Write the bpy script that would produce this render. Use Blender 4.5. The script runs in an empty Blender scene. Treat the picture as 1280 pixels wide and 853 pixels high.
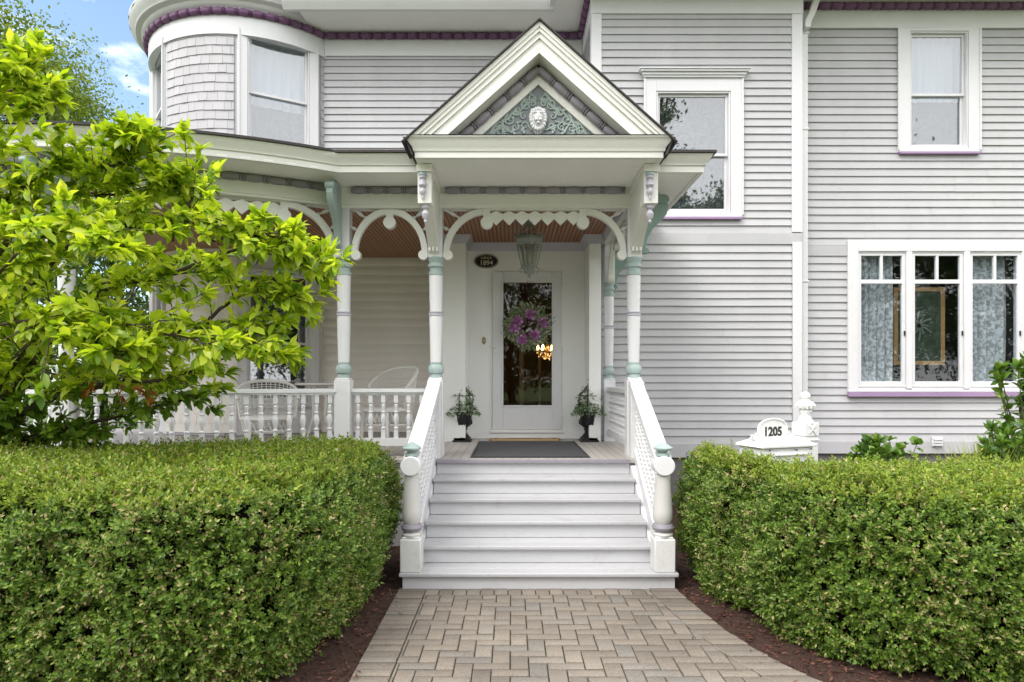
import bpy, math, random
import numpy as np
from mathutils import Vector, Matrix
random.seed(7); rng = np.random.default_rng(7)
S = bpy.context.scene
COL = S.collection
F, EYE = 780.0, 1.62
PI = math.pi
R = math.radians
def PX(x, Y): return (x - 640.0) * Y / F
def PZ(y, Y): return EYE - (y - 475.0) * Y / F

# ------------------------------------------------------------------ materials
def _nt(name):
    m = bpy.data.materials.new(name); m.use_nodes = True
    nt = m.node_tree; nt.nodes.clear()
    out = nt.nodes.new('ShaderNodeOutputMaterial')
    return m, nt, out
def N(nt, t, **kw):
    n = nt.nodes.new(t)
    for k, v in kw.items(): setattr(n, k, v)
    return n
def L(nt, a, b): nt.links.new(a, b)
def mixc(nt, fac, a, b, blend='MIX'):
    n = N(nt, 'ShaderNodeMix', data_type='RGBA', blend_type=blend)
    if isinstance(fac, (int, float)): n.inputs[0].default_value = fac
    else: L(nt, fac, n.inputs[0])
    for i, c in ((6, a), (7, b)):
        if isinstance(c, tuple): n.inputs[i].default_value = (*c, 1)
        else: L(nt, c, n.inputs[i])
    return n.outputs[2]
def pos_noise(nt, scale, stretch=(1, 1, 1), detail=4, rough=.55):
    g = N(nt, 'ShaderNodeNewGeometry'); mp = N(nt, 'ShaderNodeMapping')
    mp.inputs['Scale'].default_value = stretch
    L(nt, g.outputs['Position'], mp.inputs['Vector'])
    n = N(nt, 'ShaderNodeTexNoise'); n.inputs['Scale'].default_value = scale
    n.inputs['Detail'].default_value = detail; n.inputs['Roughness'].default_value = rough
    L(nt, mp.outputs[0], n.inputs['Vector'])
    return n.outputs['Fac']
def ramp(nt, fac, stops):
    r = N(nt, 'ShaderNodeValToRGB')
    el = r.color_ramp.elements
    while len(el) < len(stops): el.new(.5)
    for e, (p, c) in zip(el, stops):
        e.position = p; e.color = (*c, 1) if isinstance(c, tuple) else (c, c, c, 1)
    L(nt, fac, r.inputs[0])
    return r.outputs[0]
def bump(nt, h, strength=.2, dist=.01):
    b = N(nt, 'ShaderNodeBump'); b.inputs['Strength'].default_value = strength
    b.inputs['Distance'].default_value = dist
    L(nt, h, b.inputs['Height']); return b.outputs[0]
def sc(c, k): return tuple(min(1, x * k) for x in c)

def paint(name, col, rough=.45, var=.06, dirt=.10, stretch=(1, 1, .35), island=.0, spec=.4, bs=.12):
    m, nt, out = _nt(name)
    p = N(nt, 'ShaderNodeBsdfPrincipled')
    big = pos_noise(nt, 2.2, stretch)
    fine = pos_noise(nt, 38, (1, 1, 1), 3)
    c = mixc(nt, ramp(nt, big, [(.3, 0.), (.7, 1.)]), sc(col, 1 - var), sc(col, 1 + var * .6))
    d = ramp(nt, fine, [(.58, 0.), (.80, 1.)])
    md = N(nt, 'ShaderNodeMath', operation='MULTIPLY'); L(nt, d, md.inputs[0]); md.inputs[1].default_value = dirt * 2
    c = mixc(nt, md.outputs[0], c, (col[0] * .72, col[1] * .68, col[2] * .6))
    mid = ramp(nt, pos_noise(nt, 6.5, (1, 1, 1), 6, .72), [(.55, 0.), (.80, 1.)])          # soft grime patches
    mg = N(nt, 'ShaderNodeMath', operation='MULTIPLY'); L(nt, mid, mg.inputs[0]); mg.inputs[1].default_value = min(.8, dirt * 2.2 + .08)
    c = mixc(nt, mg.outputs[0], c, (col[0] * .66, col[1] * .63, col[2] * .57))
    if island:
        g = N(nt, 'ShaderNodeNewGeometry')
        v = ramp(nt, g.outputs['Random Per Island'], [(0, 1 - island), (1, 1.)])
        c = mixc(nt, 1., c, v, 'MULTIPLY')
    L(nt, c, p.inputs['Base Color'])
    p.inputs['Roughness'].default_value = rough
    p.inputs['Specular IOR Level'].default_value = spec
    L(nt, bump(nt, fine, bs, .004), p.inputs['Normal'])
    L(nt, p.outputs[0], out.inputs[0])
    return m

def plain(name, col, rough=.5, metal=0., var=.08, scale=20):
    m, nt, out = _nt(name)
    p = N(nt, 'ShaderNodeBsdfPrincipled')
    n = pos_noise(nt, scale)
    L(nt, mixc(nt, n, sc(col, 1 - var * 2), sc(col, 1 + var * 2)), p.inputs['Base Color'])
    p.inputs['Roughness'].default_value = rough; p.inputs['Metallic'].default_value = metal
    L(nt, bump(nt, n, .15, .003), p.inputs['Normal'])
    L(nt, p.outputs[0], out.inputs[0]); return m

def leafmat(name, stops, trans=.35, rough=.45, dead=None, dead_amt=.0, tcol=None, spec=.4):
    m, nt, out = _nt(name)
    g = N(nt, 'ShaderNodeNewGeometry')
    c = ramp(nt, g.outputs['Random Per Island'], stops)
    if dead:
        n = pos_noise(nt, 4.5, (1, 1, 1), 3)
        a = N(nt, 'ShaderNodeMath', operation='MULTIPLY_ADD')     # island random shifted by clustered noise
        mm = N(nt, 'ShaderNodeMath', operation='MULTIPLY'); L(nt, g.outputs['Random Per Island'], mm.inputs[0]); mm.inputs[1].default_value = 37.31
        fr = N(nt, 'ShaderNodeMath', operation='FRACT'); L(nt, mm.outputs[0], fr.inputs[0])
        L(nt, ramp(nt, n, [(.46, 0.), (.68, 1.)]), a.inputs[0]); a.inputs[1].default_value = dead_amt * 3; a.inputs[2].default_value = dead_amt * .35
        lt = N(nt, 'ShaderNodeMath', operation='LESS_THAN'); L(nt, fr.outputs[0], lt.inputs[0]); L(nt, a.outputs[0], lt.inputs[1])
        c = mixc(nt, lt.outputs[0], c, dead)
    p = N(nt, 'ShaderNodeBsdfPrincipled')
    L(nt, c, p.inputs['Base Color']); p.inputs['Roughness'].default_value = rough
    p.inputs['Specular IOR Level'].default_value = spec
    t = N(nt, 'ShaderNodeBsdfTranslucent')
    L(nt, mixc(nt, 1., c, tcol or (1, 1, .55), 'MULTIPLY'), t.inputs[0])
    mx = N(nt, 'ShaderNodeMixShader'); mx.inputs[0].default_value = trans
    L(nt, p.outputs[0], mx.inputs[1]); L(nt, t.outputs[0], mx.inputs[2])
    L(nt, mx.outputs[0], out.inputs[0]); return m

def glassmat(name, refl=.10, tint=(.9, .93, .95)):
    m, nt, out = _nt(name)
    tr = N(nt, 'ShaderNodeBsdfTransparent'); tr.inputs[0].default_value = (*tint, 1)
    gl = N(nt, 'ShaderNodeBsdfGlossy'); gl.inputs['Roughness'].default_value = .015
    n = pos_noise(nt, 3.0, (1, 1, 1), 2)
    L(nt, bump(nt, n, .03, .01), gl.inputs['Normal'])
    fr = N(nt, 'ShaderNodeLayerWeight'); fr.inputs[0].default_value = .5
    pw = N(nt, 'ShaderNodeMath', operation='POWER'); L(nt, fr.outputs['Facing'], pw.inputs[0]); pw.inputs[1].default_value = 5
    ad = N(nt, 'ShaderNodeMath', operation='ADD', use_clamp=True); L(nt, pw.outputs[0], ad.inputs[0]); ad.inputs[1].default_value = refl + .03
    mx = N(nt, 'ShaderNodeMixShader'); L(nt, ad.outputs[0], mx.inputs[0])
    L(nt, tr.outputs[0], mx.inputs[1]); L(nt, gl.outputs[0], mx.inputs[2])
    L(nt, mx.outputs[0], out.inputs[0]); return m

def lacemat(name, col=(.75, .77, .78), base=.55, holes=True, scale=26, top=.97):
    m, nt, out = _nt(name)
    g = N(nt, 'ShaderNodeNewGeometry')
    d = N(nt, 'ShaderNodeBsdfDiffuse'); d.inputs[0].default_value = (*col, 1)
    t = N(nt, 'ShaderNodeBsdfTranslucent'); t.inputs[0].default_value = (*col, 1)
    mx = N(nt, 'ShaderNodeMixShader'); mx.inputs[0].default_value = .35
    L(nt, d.outputs[0], mx.inputs[1]); L(nt, t.outputs[0], mx.inputs[2])
    tr = N(nt, 'ShaderNodeBsdfTransparent')
    m2 = N(nt, 'ShaderNodeMixShader')
    if holes:
        n = pos_noise(nt, scale, (1, 1, 1), 6, .6)
        L(nt, ramp(nt, n, [(.44, base), (.56, top)]), m2.inputs[0])
    else:
        m2.inputs[0].default_value = base
    L(nt, tr.outputs[0], m2.inputs[1]); L(nt, mx.outputs[0], m2.inputs[2])
    L(nt, m2.outputs[0], out.inputs[0]); return m

def brickmat(name):
    m, nt, out = _nt(name)
    p = N(nt, 'ShaderNodeBsdfPrincipled'); g = N(nt, 'ShaderNodeNewGeometry')
    c = ramp(nt, g.outputs['Random Per Island'], [(0, (.18, .152, .126)), (.3, (.215, .183, .15)), (.6, (.24, .203, .164)), (.85, (.19, .172, .152)), (1, (.262, .225, .185))])
    n1 = pos_noise(nt, 110, (1, 1, 1), 3, .7); n2 = pos_noise(nt, 1.6, (1, 1, 1), 3)
    c = mixc(nt, 1., c, ramp(nt, n1, [(.3, .62), (.5, 1.), (.72, 1.22)]), 'MULTIPLY')
    c = mixc(nt, 1., c, ramp(nt, n2, [(.3, .74), (.65, 1.)]), 'MULTIPLY')
    n3 = pos_noise(nt, 11, (1, 1, 1), 5, .7); c = mixc(nt, ramp(nt, n3, [(.60, 0.), (.78, .55)]), c, (.10, .09, .065))
    L(nt, c, p.inputs['Base Color']); p.inputs['Roughness'].default_value = .85
    L(nt, bump(nt, n1, .5, .004), p.inputs['Normal'])
    L(nt, p.outputs[0], out.inputs[0]); return m

def groundmat(name, c1, c2, scale, bs=.6, dist=.02):
    m, nt, out = _nt(name)
    p = N(nt, 'ShaderNodeBsdfPrincipled')
    n = pos_noise(nt, scale, (1, 1, 1), 6, .7)
    L(nt, ramp(nt, n, [(.3, c1), (.7, c2)]), p.inputs['Base Color']); p.inputs['Roughness'].default_value = .95
    L(nt, bump(nt, n, bs, dist), p.inputs['Normal']); L(nt, p.outputs[0], out.inputs[0]); return m

def boardmat(name, c1, c2, pitch, axis=0, groove=.35, rough=.5, g0=.06):
    """boards running along Y (axis 0: repeat in X)"""
    m, nt, out = _nt(name)
    p = N(nt, 'ShaderNodeBsdfPrincipled'); g = N(nt, 'ShaderNodeNewGeometry')
    sp = N(nt, 'ShaderNodeSeparateXYZ'); L(nt, g.outputs['Position'], sp.inputs[0])
    dv = N(nt, 'ShaderNodeMath', operation='DIVIDE'); L(nt, sp.outputs[axis], dv.inputs[0]); dv.inputs[1].default_value = pitch
    fr = N(nt, 'ShaderNodeMath', operation='FRACT'); L(nt, dv.outputs[0], fr.inputs[0])
    fl = N(nt, 'ShaderNodeMath', operation='FLOOR'); L(nt, dv.outputs[0], fl.inputs[0])
    wn = N(nt, 'ShaderNodeTexWhiteNoise', noise_dimensions='1D'); L(nt, fl.outputs[0], wn.inputs['W'])
    st = [1, 1, 1]; st[1 - axis] = .06
    grain = pos_noise(nt, 30, tuple(st), 4)
    a = N(nt, 'ShaderNodeMath', operation='MULTIPLY_ADD'); L(nt, wn.outputs[0], a.inputs[0]); a.inputs[1].default_value = .5; 
    hf = N(nt, 'ShaderNodeMath', operation='MULTIPLY'); L(nt, grain, hf.inputs[0]); hf.inputs[1].default_value = .5; L(nt, hf.outputs[0], a.inputs[2])
    c = mixc(nt, a.outputs[0], c1, c2)
    gr = ramp(nt, fr.outputs[0], [(0, groove), (g0, groove), (g0 + .05, 1.), (1, 1.)])
    c = mixc(nt, 1., c, gr, 'MULTIPLY')
    L(nt, c, p.inputs['Base Color']); p.inputs['Roughness'].default_value = rough
    L(nt, bump(nt, gr, .6, .006), p.inputs['Normal'])
    L(nt, p.outputs[0], out.inputs[0]); return m

def emit(name, col, st):
    m, nt, out = _nt(name)
    e = N(nt, 'ShaderNodeEmission'); e.inputs[0].default_value = (*col, 1); e.inputs[1].default_value = st
    L(nt, e.outputs[0], out.inputs[0]); return m

M = {}
M['siding'] = paint('siding_paint', (.492, .489, .504), .5, .07, .10, (1, 1, .25), island=.08)
M['lightened_porch_siding'] = paint('lightened_porch_siding_paint', (.80, .765, .715), .5, .05, .05, (1, 1, .3), island=.05)  # siding colour lightened to make up for dim light under the porch
M['shingle_wall'] = paint('wall_shingle_paint', (.43, .422, .44), .6, .06, .06, (1, 1, .3), island=.07)
M['white'] = paint('white_paint', (.68, .68, .695), .4, .03, .06)
M['cream'] = paint('cream_paint', (.735, .73, .69), .42, .04, .06)
M['entry'] = paint('entry_paint', (.81, .81, .80), .42, .03, .04)
M['soffit'] = paint('lightened_soffit_paint', (.86, .855, .83), .5, .03, .05)  # colour raised to offset the weak light reaching the undersides
M['newel'] = paint('newel_paint', (.58, .57, .55), .45, .05, .1)
M['plinth'] = paint('worn_plinth_paint', (.66, .66, .65), .5, .05, .25)
M['tread'] = paint('tread_paint', (.455, .453, .468), .5, .09, .30, (.25, 1, 1), island=.05)
M['riser'] = paint('riser_paint', (.56, .558, .575), .45, .07, .14, (.25, 1, 1))
M['purple'] = paint('purple_paint', (.17, .08, .17), .45, .08, .05)
M['sill'] = paint('lilac_sill_paint', (.34, .23, .38), .45, .08, .08)
M['mauve'] = paint('mauve_grey_paint', (.27, .25, .285), .45, .08, .08)
M['lilac'] = paint('lilac_grey_paint', (.46, .44, .50), .45, .06, .06)
M['teal'] = paint('grey_teal_paint', (.335, .42, .405), .42, .08, .12)
M['green'] = paint('sage_green_paint', (.20, .29, .25), .45, .08, .08)
M['tymp'] = paint('tympanum_paint', (.20, .215, .235), .5, .15, .15)
M['scroll'] = paint('scroll_paint', (.33, .395, .365), .5, .12, .15)
M['roof'] = plain('roof_shingle', (.045, .04, .04), .9, 0, .2, 30)
M['gutter'] = paint('gutter_paint', (.74, .74, .745), .35, .03, .04)
M['foundation'] = plain('foundation_stone', (.16, .155, .15), .9, 0, .15, 14)
M['glass'] = glassmat('window_glass', .02)
M['storm'] = glassmat('storm_window_glass', .13)
M['doorglass'] = glassmat('door_glass', .015, (.85, .85, .85))
M['lanternglass'] = glassmat('lantern_glass', .06, (.72, .74, .70))
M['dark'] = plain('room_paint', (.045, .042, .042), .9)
M['hall'] = plain('hall_panelling', (.13, .06, .035), .6, 0, .2, 6)
M['lace'] = lacemat('lace_fabric', (.84, .86, .86), .50, True, 22)
M['sheer'] = lacemat('sky_tinted_sheer_fabric', (.80, .84, .90), .85, False)  # bluish tint: sky reflection put into the fabric colour
M['lacelow'] = lacemat('lace_border_fabric', (.60, .62, .66), .12, True, 30, .34)
M['ceiling'] = boardmat('beadboard_wood', (.27, .098, .036), (.42, .18, .075), .048, 0, .16, .4, .30)
M['deck'] = boardmat('deck_paint', (.38, .355, .33), (.47, .44, .415), .085, 0, .4, .5, .03)
M['brick'] = brickmat('paver_concrete')
M['soil'] = groundmat('soil', (.018, .009, .006), (.075, .033, .022), 45)
M['joint'] = groundmat('joint_sand', (.018, .016, .008), (.055, .048, .022), 30)
M['lawn'] = groundmat('lawn_turf', (.06, .10, .02), (.12, .18, .04), 8)
M['concrete'] = groundmat('concrete', (.36, .34, .31), (.50, .48, .44), 14, .2, .01)
M['street'] = groundmat('asphalt', (.045, .045, .045), (.06, .06, .06), 40, .3, .01)
M['mulch'] = leafmat('mulch_bark', [(0, (.03, .012, .008)), (.5, (.085, .032, .02)), (1, (.15, .065, .042))], 0, .9)
M['iron'] = plain('black_iron', (.022, .022, .024), .42, .3, .2, 40)
M['lantern'] = plain('lantern_verdigris', (.24, .255, .24), .5, .1, .2, 40)
M['blackplate'] = plain('black_enamel', (.008, .008, .008), .25)
M['ivory'] = plain('ivory_lettering', (.62, .55, .42), .5)
M['blackink'] = plain('black_lettering', (.012, .012, .014), .5)
M['wicker'] = plain('white_wicker', (.66, .65, .62), .6, 0, .1, 60)
M['mat'] = plain('charcoal_mat', (.05, .05, .054), .95, 0, .3, 220)
M['matedge'] = plain('mat_rubber', (.03, .03, .032), .7)
M['coir'] = plain('coir', (.40, .27, .14), .95, 0, .25, 160)
M['coirdark'] = plain('coir_print', (.05, .04, .03), .95)
M['brass'] = plain('aged_brass', (.25, .2, .1), .4, .8)
M['iron_white'] = paint('chipped_white_enamel', (.72, .72, .71), .35, .03, .16)
M['woodframe'] = plain('oak_frame', (.36, .21, .08), .5, 0, .15, 25)
M['stained'] = plain('painted_glass', (.035, .05, .03), .15, 0, .5, 9)
M['bulb'] = emit('bulb_light', (1, .55, .16), 26)
M['bark'] = plain('bark', (.06, .042, .03), .9, 0, .3, 40)
M['greybark'] = plain('grey_bark', (.085, .07, .055), .9, 0, .3, 30)
M['twig_shade'] = plain('hedge_twig_shade', (.012, .010, .006), 1, 0, .4, 25); M['twig_shade'].node_tree.nodes['Principled BSDF'].inputs['Specular IOR Level'].default_value = .05
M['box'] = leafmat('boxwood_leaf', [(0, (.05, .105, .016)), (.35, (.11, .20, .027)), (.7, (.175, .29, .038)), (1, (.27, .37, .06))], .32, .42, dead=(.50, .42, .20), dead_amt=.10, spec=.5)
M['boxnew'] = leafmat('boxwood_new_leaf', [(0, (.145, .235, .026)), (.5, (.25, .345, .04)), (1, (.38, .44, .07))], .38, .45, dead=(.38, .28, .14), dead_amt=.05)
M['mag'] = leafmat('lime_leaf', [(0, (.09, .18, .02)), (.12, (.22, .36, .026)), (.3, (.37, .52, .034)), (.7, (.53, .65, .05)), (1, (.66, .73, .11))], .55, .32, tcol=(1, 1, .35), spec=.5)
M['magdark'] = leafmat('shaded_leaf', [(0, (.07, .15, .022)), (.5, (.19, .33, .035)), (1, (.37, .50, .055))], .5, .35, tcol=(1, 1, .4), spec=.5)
M['dried'] = leafmat('withered_leaf', [(0, (.22, .07, .012)), (.5, (.42, .16, .03)), (1, (.5, .24, .06))], .3, .7)
M['treeleaf'] = leafmat('tree_leaf', [(0, (.035, .07, .012)), (.5, (.075, .13, .02)), (1, (.14, .19, .035))], .35, .5)
M['plantleaf'] = leafmat('garden_leaf', [(0, (.06, .14, .025)), (.5, (.12, .23, .035)), (1, (.22, .34, .05))], .35, .35)
M['yellowleaf'] = leafmat('yellow_grass', [(0, (.25, .34, .05)), (1, (.42, .46, .10))], .35, .5)
M['potleaf'] = leafmat('pot_leaf', [(0, (.10, .17, .09)), (.5, (.24, .34, .20)), (1, (.45, .54, .38))], .3, .5)
M['petal_white'] = leafmat('white_petal', [(0, (.6, .58, .5)), (1, (.8, .8, .75))], .3, .6)
M['petal'] = leafmat('pink_petal', [(0, (.42, .13, .46)), (.5, (.66, .30, .66)), (1, (.82, .58, .82))], .25, .6)
M['wreathleaf'] = leafmat('wreath_leaf', [(0, (.11, .16, .08)), (.5, (.28, .33, .19)), (1, (.50, .53, .37))], .25, .5)

# ------------------------------------------------------------------ mesh builder
class MB:
    def __init__(s): s.v = []; s.f = []; s.m = []; s.s = []
    def add(s, vs, fs, mat=0, smooth=False):
        o = len(s.v); s.v += [tuple(p) for p in vs]
        for f in fs: s.f.append(tuple(i + o for i in f)); s.m.append(mat); s.s.append(smooth)
    def box(s, x0, x1, y0, y1, z0, z1, mat=0, fn=None):
        vs = [(x, y, z) for z in (z0, z1) for y in (y0, y1) for x in (x0, x1)]
        if fn: vs = [fn(*p) for p in vs]
        s.add(vs, [(0, 2, 3, 1), (4, 5, 7, 6), (0, 1, 5, 4), (2, 6, 7, 3), (0, 4, 6, 2), (1, 3, 7, 5)], mat)
    def lathe(s, base, axis, prof, seg=16, mat=0, cap=True):
        """prof: list of (radius, distance along axis)"""
        base = Vector(base); ax = Vector(axis).normalized()
        t = Vector((1, 0, 0)) if abs(ax.x) < .9 else Vector((0, 1, 0))
        u = ax.cross(t).normalized(); w = ax.cross(u)
        vs = []; fs = []
        for r, h in prof:
            for k in range(seg):
                a = 2 * PI * k / seg
                vs.append(base + ax * h + (u * math.cos(a) + w * math.sin(a)) * r)
        for i in range(len(prof) - 1):
            for k in range(seg):
                a, b = i * seg + k, i * seg + (k + 1) % seg
                fs.append((a, b, b + seg, a + seg))
        if cap:
            fs.append(tuple(range(seg))[::-1]); fs.append(tuple(range((len(prof) - 1) * seg, len(prof) * seg)))
        s.add(vs, fs, mat, True)
    def tube(s, pts, rad, seg=8, mat=0, cap=True):
        pts = [Vector(p) for p in pts]; n = len(pts)
        if not isinstance(rad, (list, tuple)): rad = [rad] * n
        vs = []; fs = []; u = None
        for i in range(n):
            d = (pts[min(i + 1, n - 1)] - pts[max(i - 1, 0)])
            d = d.normalized() if d.length > 1e-9 else Vector((0, 0, 1))
            if u is None:
                t = Vector((0, 0, 1)) if abs(d.z) < .9 else Vector((1, 0, 0)); u = d.cross(t).normalized()
            else:
                u = (u - d * u.dot(d)); u = u.normalized() if u.length > 1e-9 else d.orthogonal().normalized()
            w = d.cross(u)
            for k in range(seg):
                a = 2 * PI * k / seg; vs.append(pts[i] + (u * math.cos(a) + w * math.sin(a)) * rad[i])
        for i in range(n - 1):
            for k in range(seg):
                a, b = i * seg + k, i * seg + (k + 1) % seg; fs.append((a, b, b + seg, a + seg))
        if cap: fs.append(tuple(range(seg))[::-1]); fs.append(tuple(range((n - 1) * seg, n * seg)))
        s.add(vs, fs, mat, True)
    def prism(s, poly, fn, w0, w1, mat=0):
        """poly 2D (u,v) extruded between w0,w1; fn(u,v,w)->xyz"""
        n = len(poly)
        vs = [fn(u, v, w0) for u, v in poly] + [fn(u, v, w1) for u, v in poly]
        fs = [tuple(range(n))[::-1], tuple(range(n, 2 * n))] + [(i, (i + 1) % n, n + (i + 1) % n, n + i) for i in range(n)]
        s.add(vs, fs, mat)
    def ribbon(s, line, width, fn, w0, w1, mat=0):
        """band of given width along a 2D line, extruded w0..w1"""
        n = len(line); vs = []; fs = []
        for i in range(n):
            a = line[max(i - 1, 0)]; b = line[min(i + 1, n - 1)]
            dx, dy = b[0] - a[0], b[1] - a[1]; l = math.hypot(dx, dy) or 1
            nx, ny = -dy / l * width / 2, dx / l * width / 2
            for sg in (1, -1):
                for w in (w0, w1): vs.append(fn(line[i][0] + nx * sg, line[i][1] + ny * sg, w))
        for i in range(n - 1):
            o = i * 4; q = o + 4
            fs += [(o, q, q + 1, o + 1), (o + 2, o + 3, q + 3, q + 2), (o, o + 2, q + 2, q), (o + 1, q + 1, q + 3, o + 3)]
        fs += [(0, 1, 3, 2), (4 * n - 4, 4 * n - 2, 4 * n - 1, 4 * n - 3)]
        s.add(vs, fs, mat)
    def sweep(s, path, prof, mat=0, closed_prof=True):
        """path: plan points (x,y); prof: closed list of (out,z); out is to the right of travel"""
        n = len(path); k = len(prof); vs = []; fs = []
        for i in range(n):
            def nrm(a, b):
                dx, dy = b[0] - a[0], b[1] - a[1]; l = math.hypot(dx, dy); return (dy / l, -dx / l)
            if i == 0: nx, ny = nrm(path[0], path[1])
            elif i == n - 1: nx, ny = nrm(path[-2], path[-1])
            else:
                a = nrm(path[i - 1], path[i]); b = nrm(path[i], path[i + 1])
                sx, sy = a[0] + b[0], a[1] + b[1]; l2 = (sx * sx + sy * sy) / 2
                nx, ny = sx / l2, sy / l2
            for o, z in prof: vs.append((path[i][0] + nx * o, path[i][1] + ny * o, z))
        for i in range(n - 1):
            for j in range(k):
                a = i * k + j; b = i * k + (j + 1) % k; fs.append((a, b, b + k, a + k))
        fs.append(tuple(range(k))[::-1]); fs.append(tuple(range((n - 1) * k, n * k)))
        s.add(vs, fs, mat)
    def mesh(s, name, mats):
        me = bpy.data.meshes.new(name); me.from_pydata(s.v, [], s.f)
        for m in mats: me.materials.append(m)
        me.polygons.foreach_set('material_index', s.m); me.polygons.foreach_set('use_smooth', s.s)
        import bmesh
        b = bmesh.new(); b.from_mesh(me); bmesh.ops.recalc_face_normals(b, faces=b.faces); b.to_mesh(me); b.free()
        me.set_sharp_from_angle(angle=R(38)); me.update()
        return me
def wm(o):
    m = o.matrix_basis.copy()
    return wm(o.parent) @ o.matrix_parent_inverse @ m if o.parent else m
def attach(o, parent):
    if parent: o.parent = parent; o.matrix_parent_inverse = wm(parent).inverted()
def link(name, me, parent=None, bevel=0, label=None):
    o = bpy.data.objects.new(name, me); COL.objects.link(o); attach(o, parent)
    if bevel:
        b = o.modifiers.new('bevel', 'BEVEL'); b.width = bevel; b.segments = 2; b.limit_method = 'ANGLE'; b.angle_limit = R(40)
    if label: o['label'] = label
    return o
def obj(name, mb, mats, parent=None, bevel=0, label=None):
    if not isinstance(mats, (list, tuple)): mats = [mats]
    return link(name, mb.mesh(name, mats), parent, bevel, label)
def tag(o, label, cat, group=None, kind=None):
    if label: o['label'] = label
    if cat: o['category'] = cat
    if group: o['group'] = group
    if kind: o['kind'] = kind
    return o
def thing(name, loc, label, cat, group=None):
    o = bpy.data.objects.new(name, None); COL.objects.link(o); o.location = loc; o.empty_display_size = .2
    return tag(o, label, cat, group)
def struct(o): o['kind'] = 'structure'; return o
def copy_tree(o, parent=None):
    c = o.copy(); COL.objects.link(c)
    if parent: c.parent = parent
    for ch in [x for x in COL.objects if x.parent == o]: copy_tree(ch, c)
    return c
def dup(o, off, parent):          # a copied part moved by an offset (matrix_parent_inverse is kept)
    c = o.copy(); COL.objects.link(c); c.location = Vector(o.location) + Vector(off); c.parent = parent
    for ch in [x for x in COL.objects if x.parent == o]:
        d = ch.copy(); COL.objects.link(d); d.parent = c
    return c
ID = lambda u, v, w: (u, v, w)

def text_mesh(body, size, mats, name, parent, loc, rot, depth=.002, sx=1.0, weight=0.):
    cu = bpy.data.curves.new('glyphs', 'FONT'); cu.body = body; cu.size = size; cu.extrude = depth; cu.align_x = 'CENTER'; cu.offset = weight
    t = bpy.data.objects.new('glyphs', cu); COL.objects.link(t)
    dg = bpy.context.evaluated_depsgraph_get()
    me = bpy.data.meshes.new_from_object(t.evaluated_get(dg)); bpy.data.objects.remove(t)
    me.materials.clear(); me.materials.append(mats)
    mw = Matrix.Translation(loc) @ rot.to_4x4() @ Matrix.Diagonal((sx, 1, 1, 1))
    me.transform(mw)
    return link(name, me, parent)

# numpy leaves -----------------------------------------------------------------
def norm(a): return a / np.maximum(np.linalg.norm(a, axis=-1, keepdims=True), 1e-9)
def leaf_arrays(p, d, n, ln, wd, rich=False, fold=.25, curl=.15, up=None):
    """p base, d direction, n normal (n,3); ln, wd (n,)"""
    d = norm(d); sd = norm(np.cross(d, n)); n = np.cross(sd, d)
    ln = ln[:, None]; wd = wd[:, None]
    if not rich:
        b = p; t = p + d * ln; md = p + d * ln * .5
        l = md + sd * wd * .5 + n * wd * fold; r = md - sd * wd * .5 + n * wd * fold
        V = np.stack([b, r, t, l], 1); Fc = np.array([[0, 1, 2], [0, 2, 3]])
        return V, [(Fc, 3)]
    c = -n * ln * curl
    m0 = p; m1 = p + d * ln * .30 + c * .02; m2 = p + d * ln * .68 + c * .35; m3 = p + d * ln + c
    f1 = n * wd * fold
    L1 = m1 + sd * wd * .44 + f1; R1 = m1 - sd * wd * .44 + f1
    L2 = m2 + sd * wd * .46 + f1; R2 = m2 - sd * wd * .46 + f1
    V = np.stack([m0, m1, m2, m3, L1, L2, R1, R2], 1)
    T = np.array([[0, 6, 1], [0, 1, 4], [2, 7, 3], [2, 3, 5]]); Q = np.array([[1, 6, 7, 2], [1, 2, 5, 4]])
    return V, [(T, 3), (Q, 4)]
def leaf_mesh(name, sets, mats, smooth=True):
    """sets: list of (V, facespec, matindex)"""
    vs = []; lv = []; ls = []; mi = []; off = 0; lo = 0
    for V, spec, m in sets:
        n, k, _ = V.shape; vs.append(V.reshape(-1, 3))
        for Fc, sz in spec:
            idx = (Fc[None] + (np.arange(n) * k)[:, None, None] + off).reshape(-1, sz)
            lv.append(idx.reshape(-1)); ls.append(lo + np.arange(len(idx)) * sz); lo += idx.size; mi.append(np.full(len(idx), m))
        off += n * k
    vs = np.concatenate(vs).astype(np.float32); lv = np.concatenate(lv).astype(np.int32); ls = np.concatenate(ls).astype(np.int32); mi = np.concatenate(mi).astype(np.int32)
    me = bpy.data.meshes.new(name)
    me.vertices.add(len(vs)); me.vertices.foreach_set('co', vs.reshape(-1))
    me.loops.add(len(lv)); me.loops.foreach_set('vertex_index', lv)
    me.polygons.add(len(ls)); me.polygons.foreach_set('loop_start', ls)
    for m in mats: me.materials.append(m)
    me.polygons.foreach_set('material_index', mi)
    me.polygons.foreach_set('use_smooth', np.full(len(ls), smooth))
    me.update(calc_edges=True); me.validate()
    return me
def rnd_unit(n): return norm(rng.normal(size=(n, 3)))

# ================================================================== GROUND
def sheet(name, poly, z, mat):
    mb = MB(); mb.add([(x, y, z) for x, y in poly], [tuple(range(len(poly)))]); return struct(obj(name, mb, mat))
sheet('lawn', [(-400, -400), (400, -400), (400, 600), (-400, 600)], -.012, M['lawn'])
sheet('street', [(-400, -16), (400, -16), (400, -9), (-400, -9)], -.006, M['street'])
sheet('bounce_sidewalk', [(-400, -3.2), (400, -3.2), (400, -.9), (-400, -.9)], .002, M['concrete'])  # unseen pale strip added behind the camera to bounce light onto the soffits
sheet('mulch_bed', [(-9, .2), (9, .2), (9, 8.6), (-9, 8.6)], 0.0, M['soil'])

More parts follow.
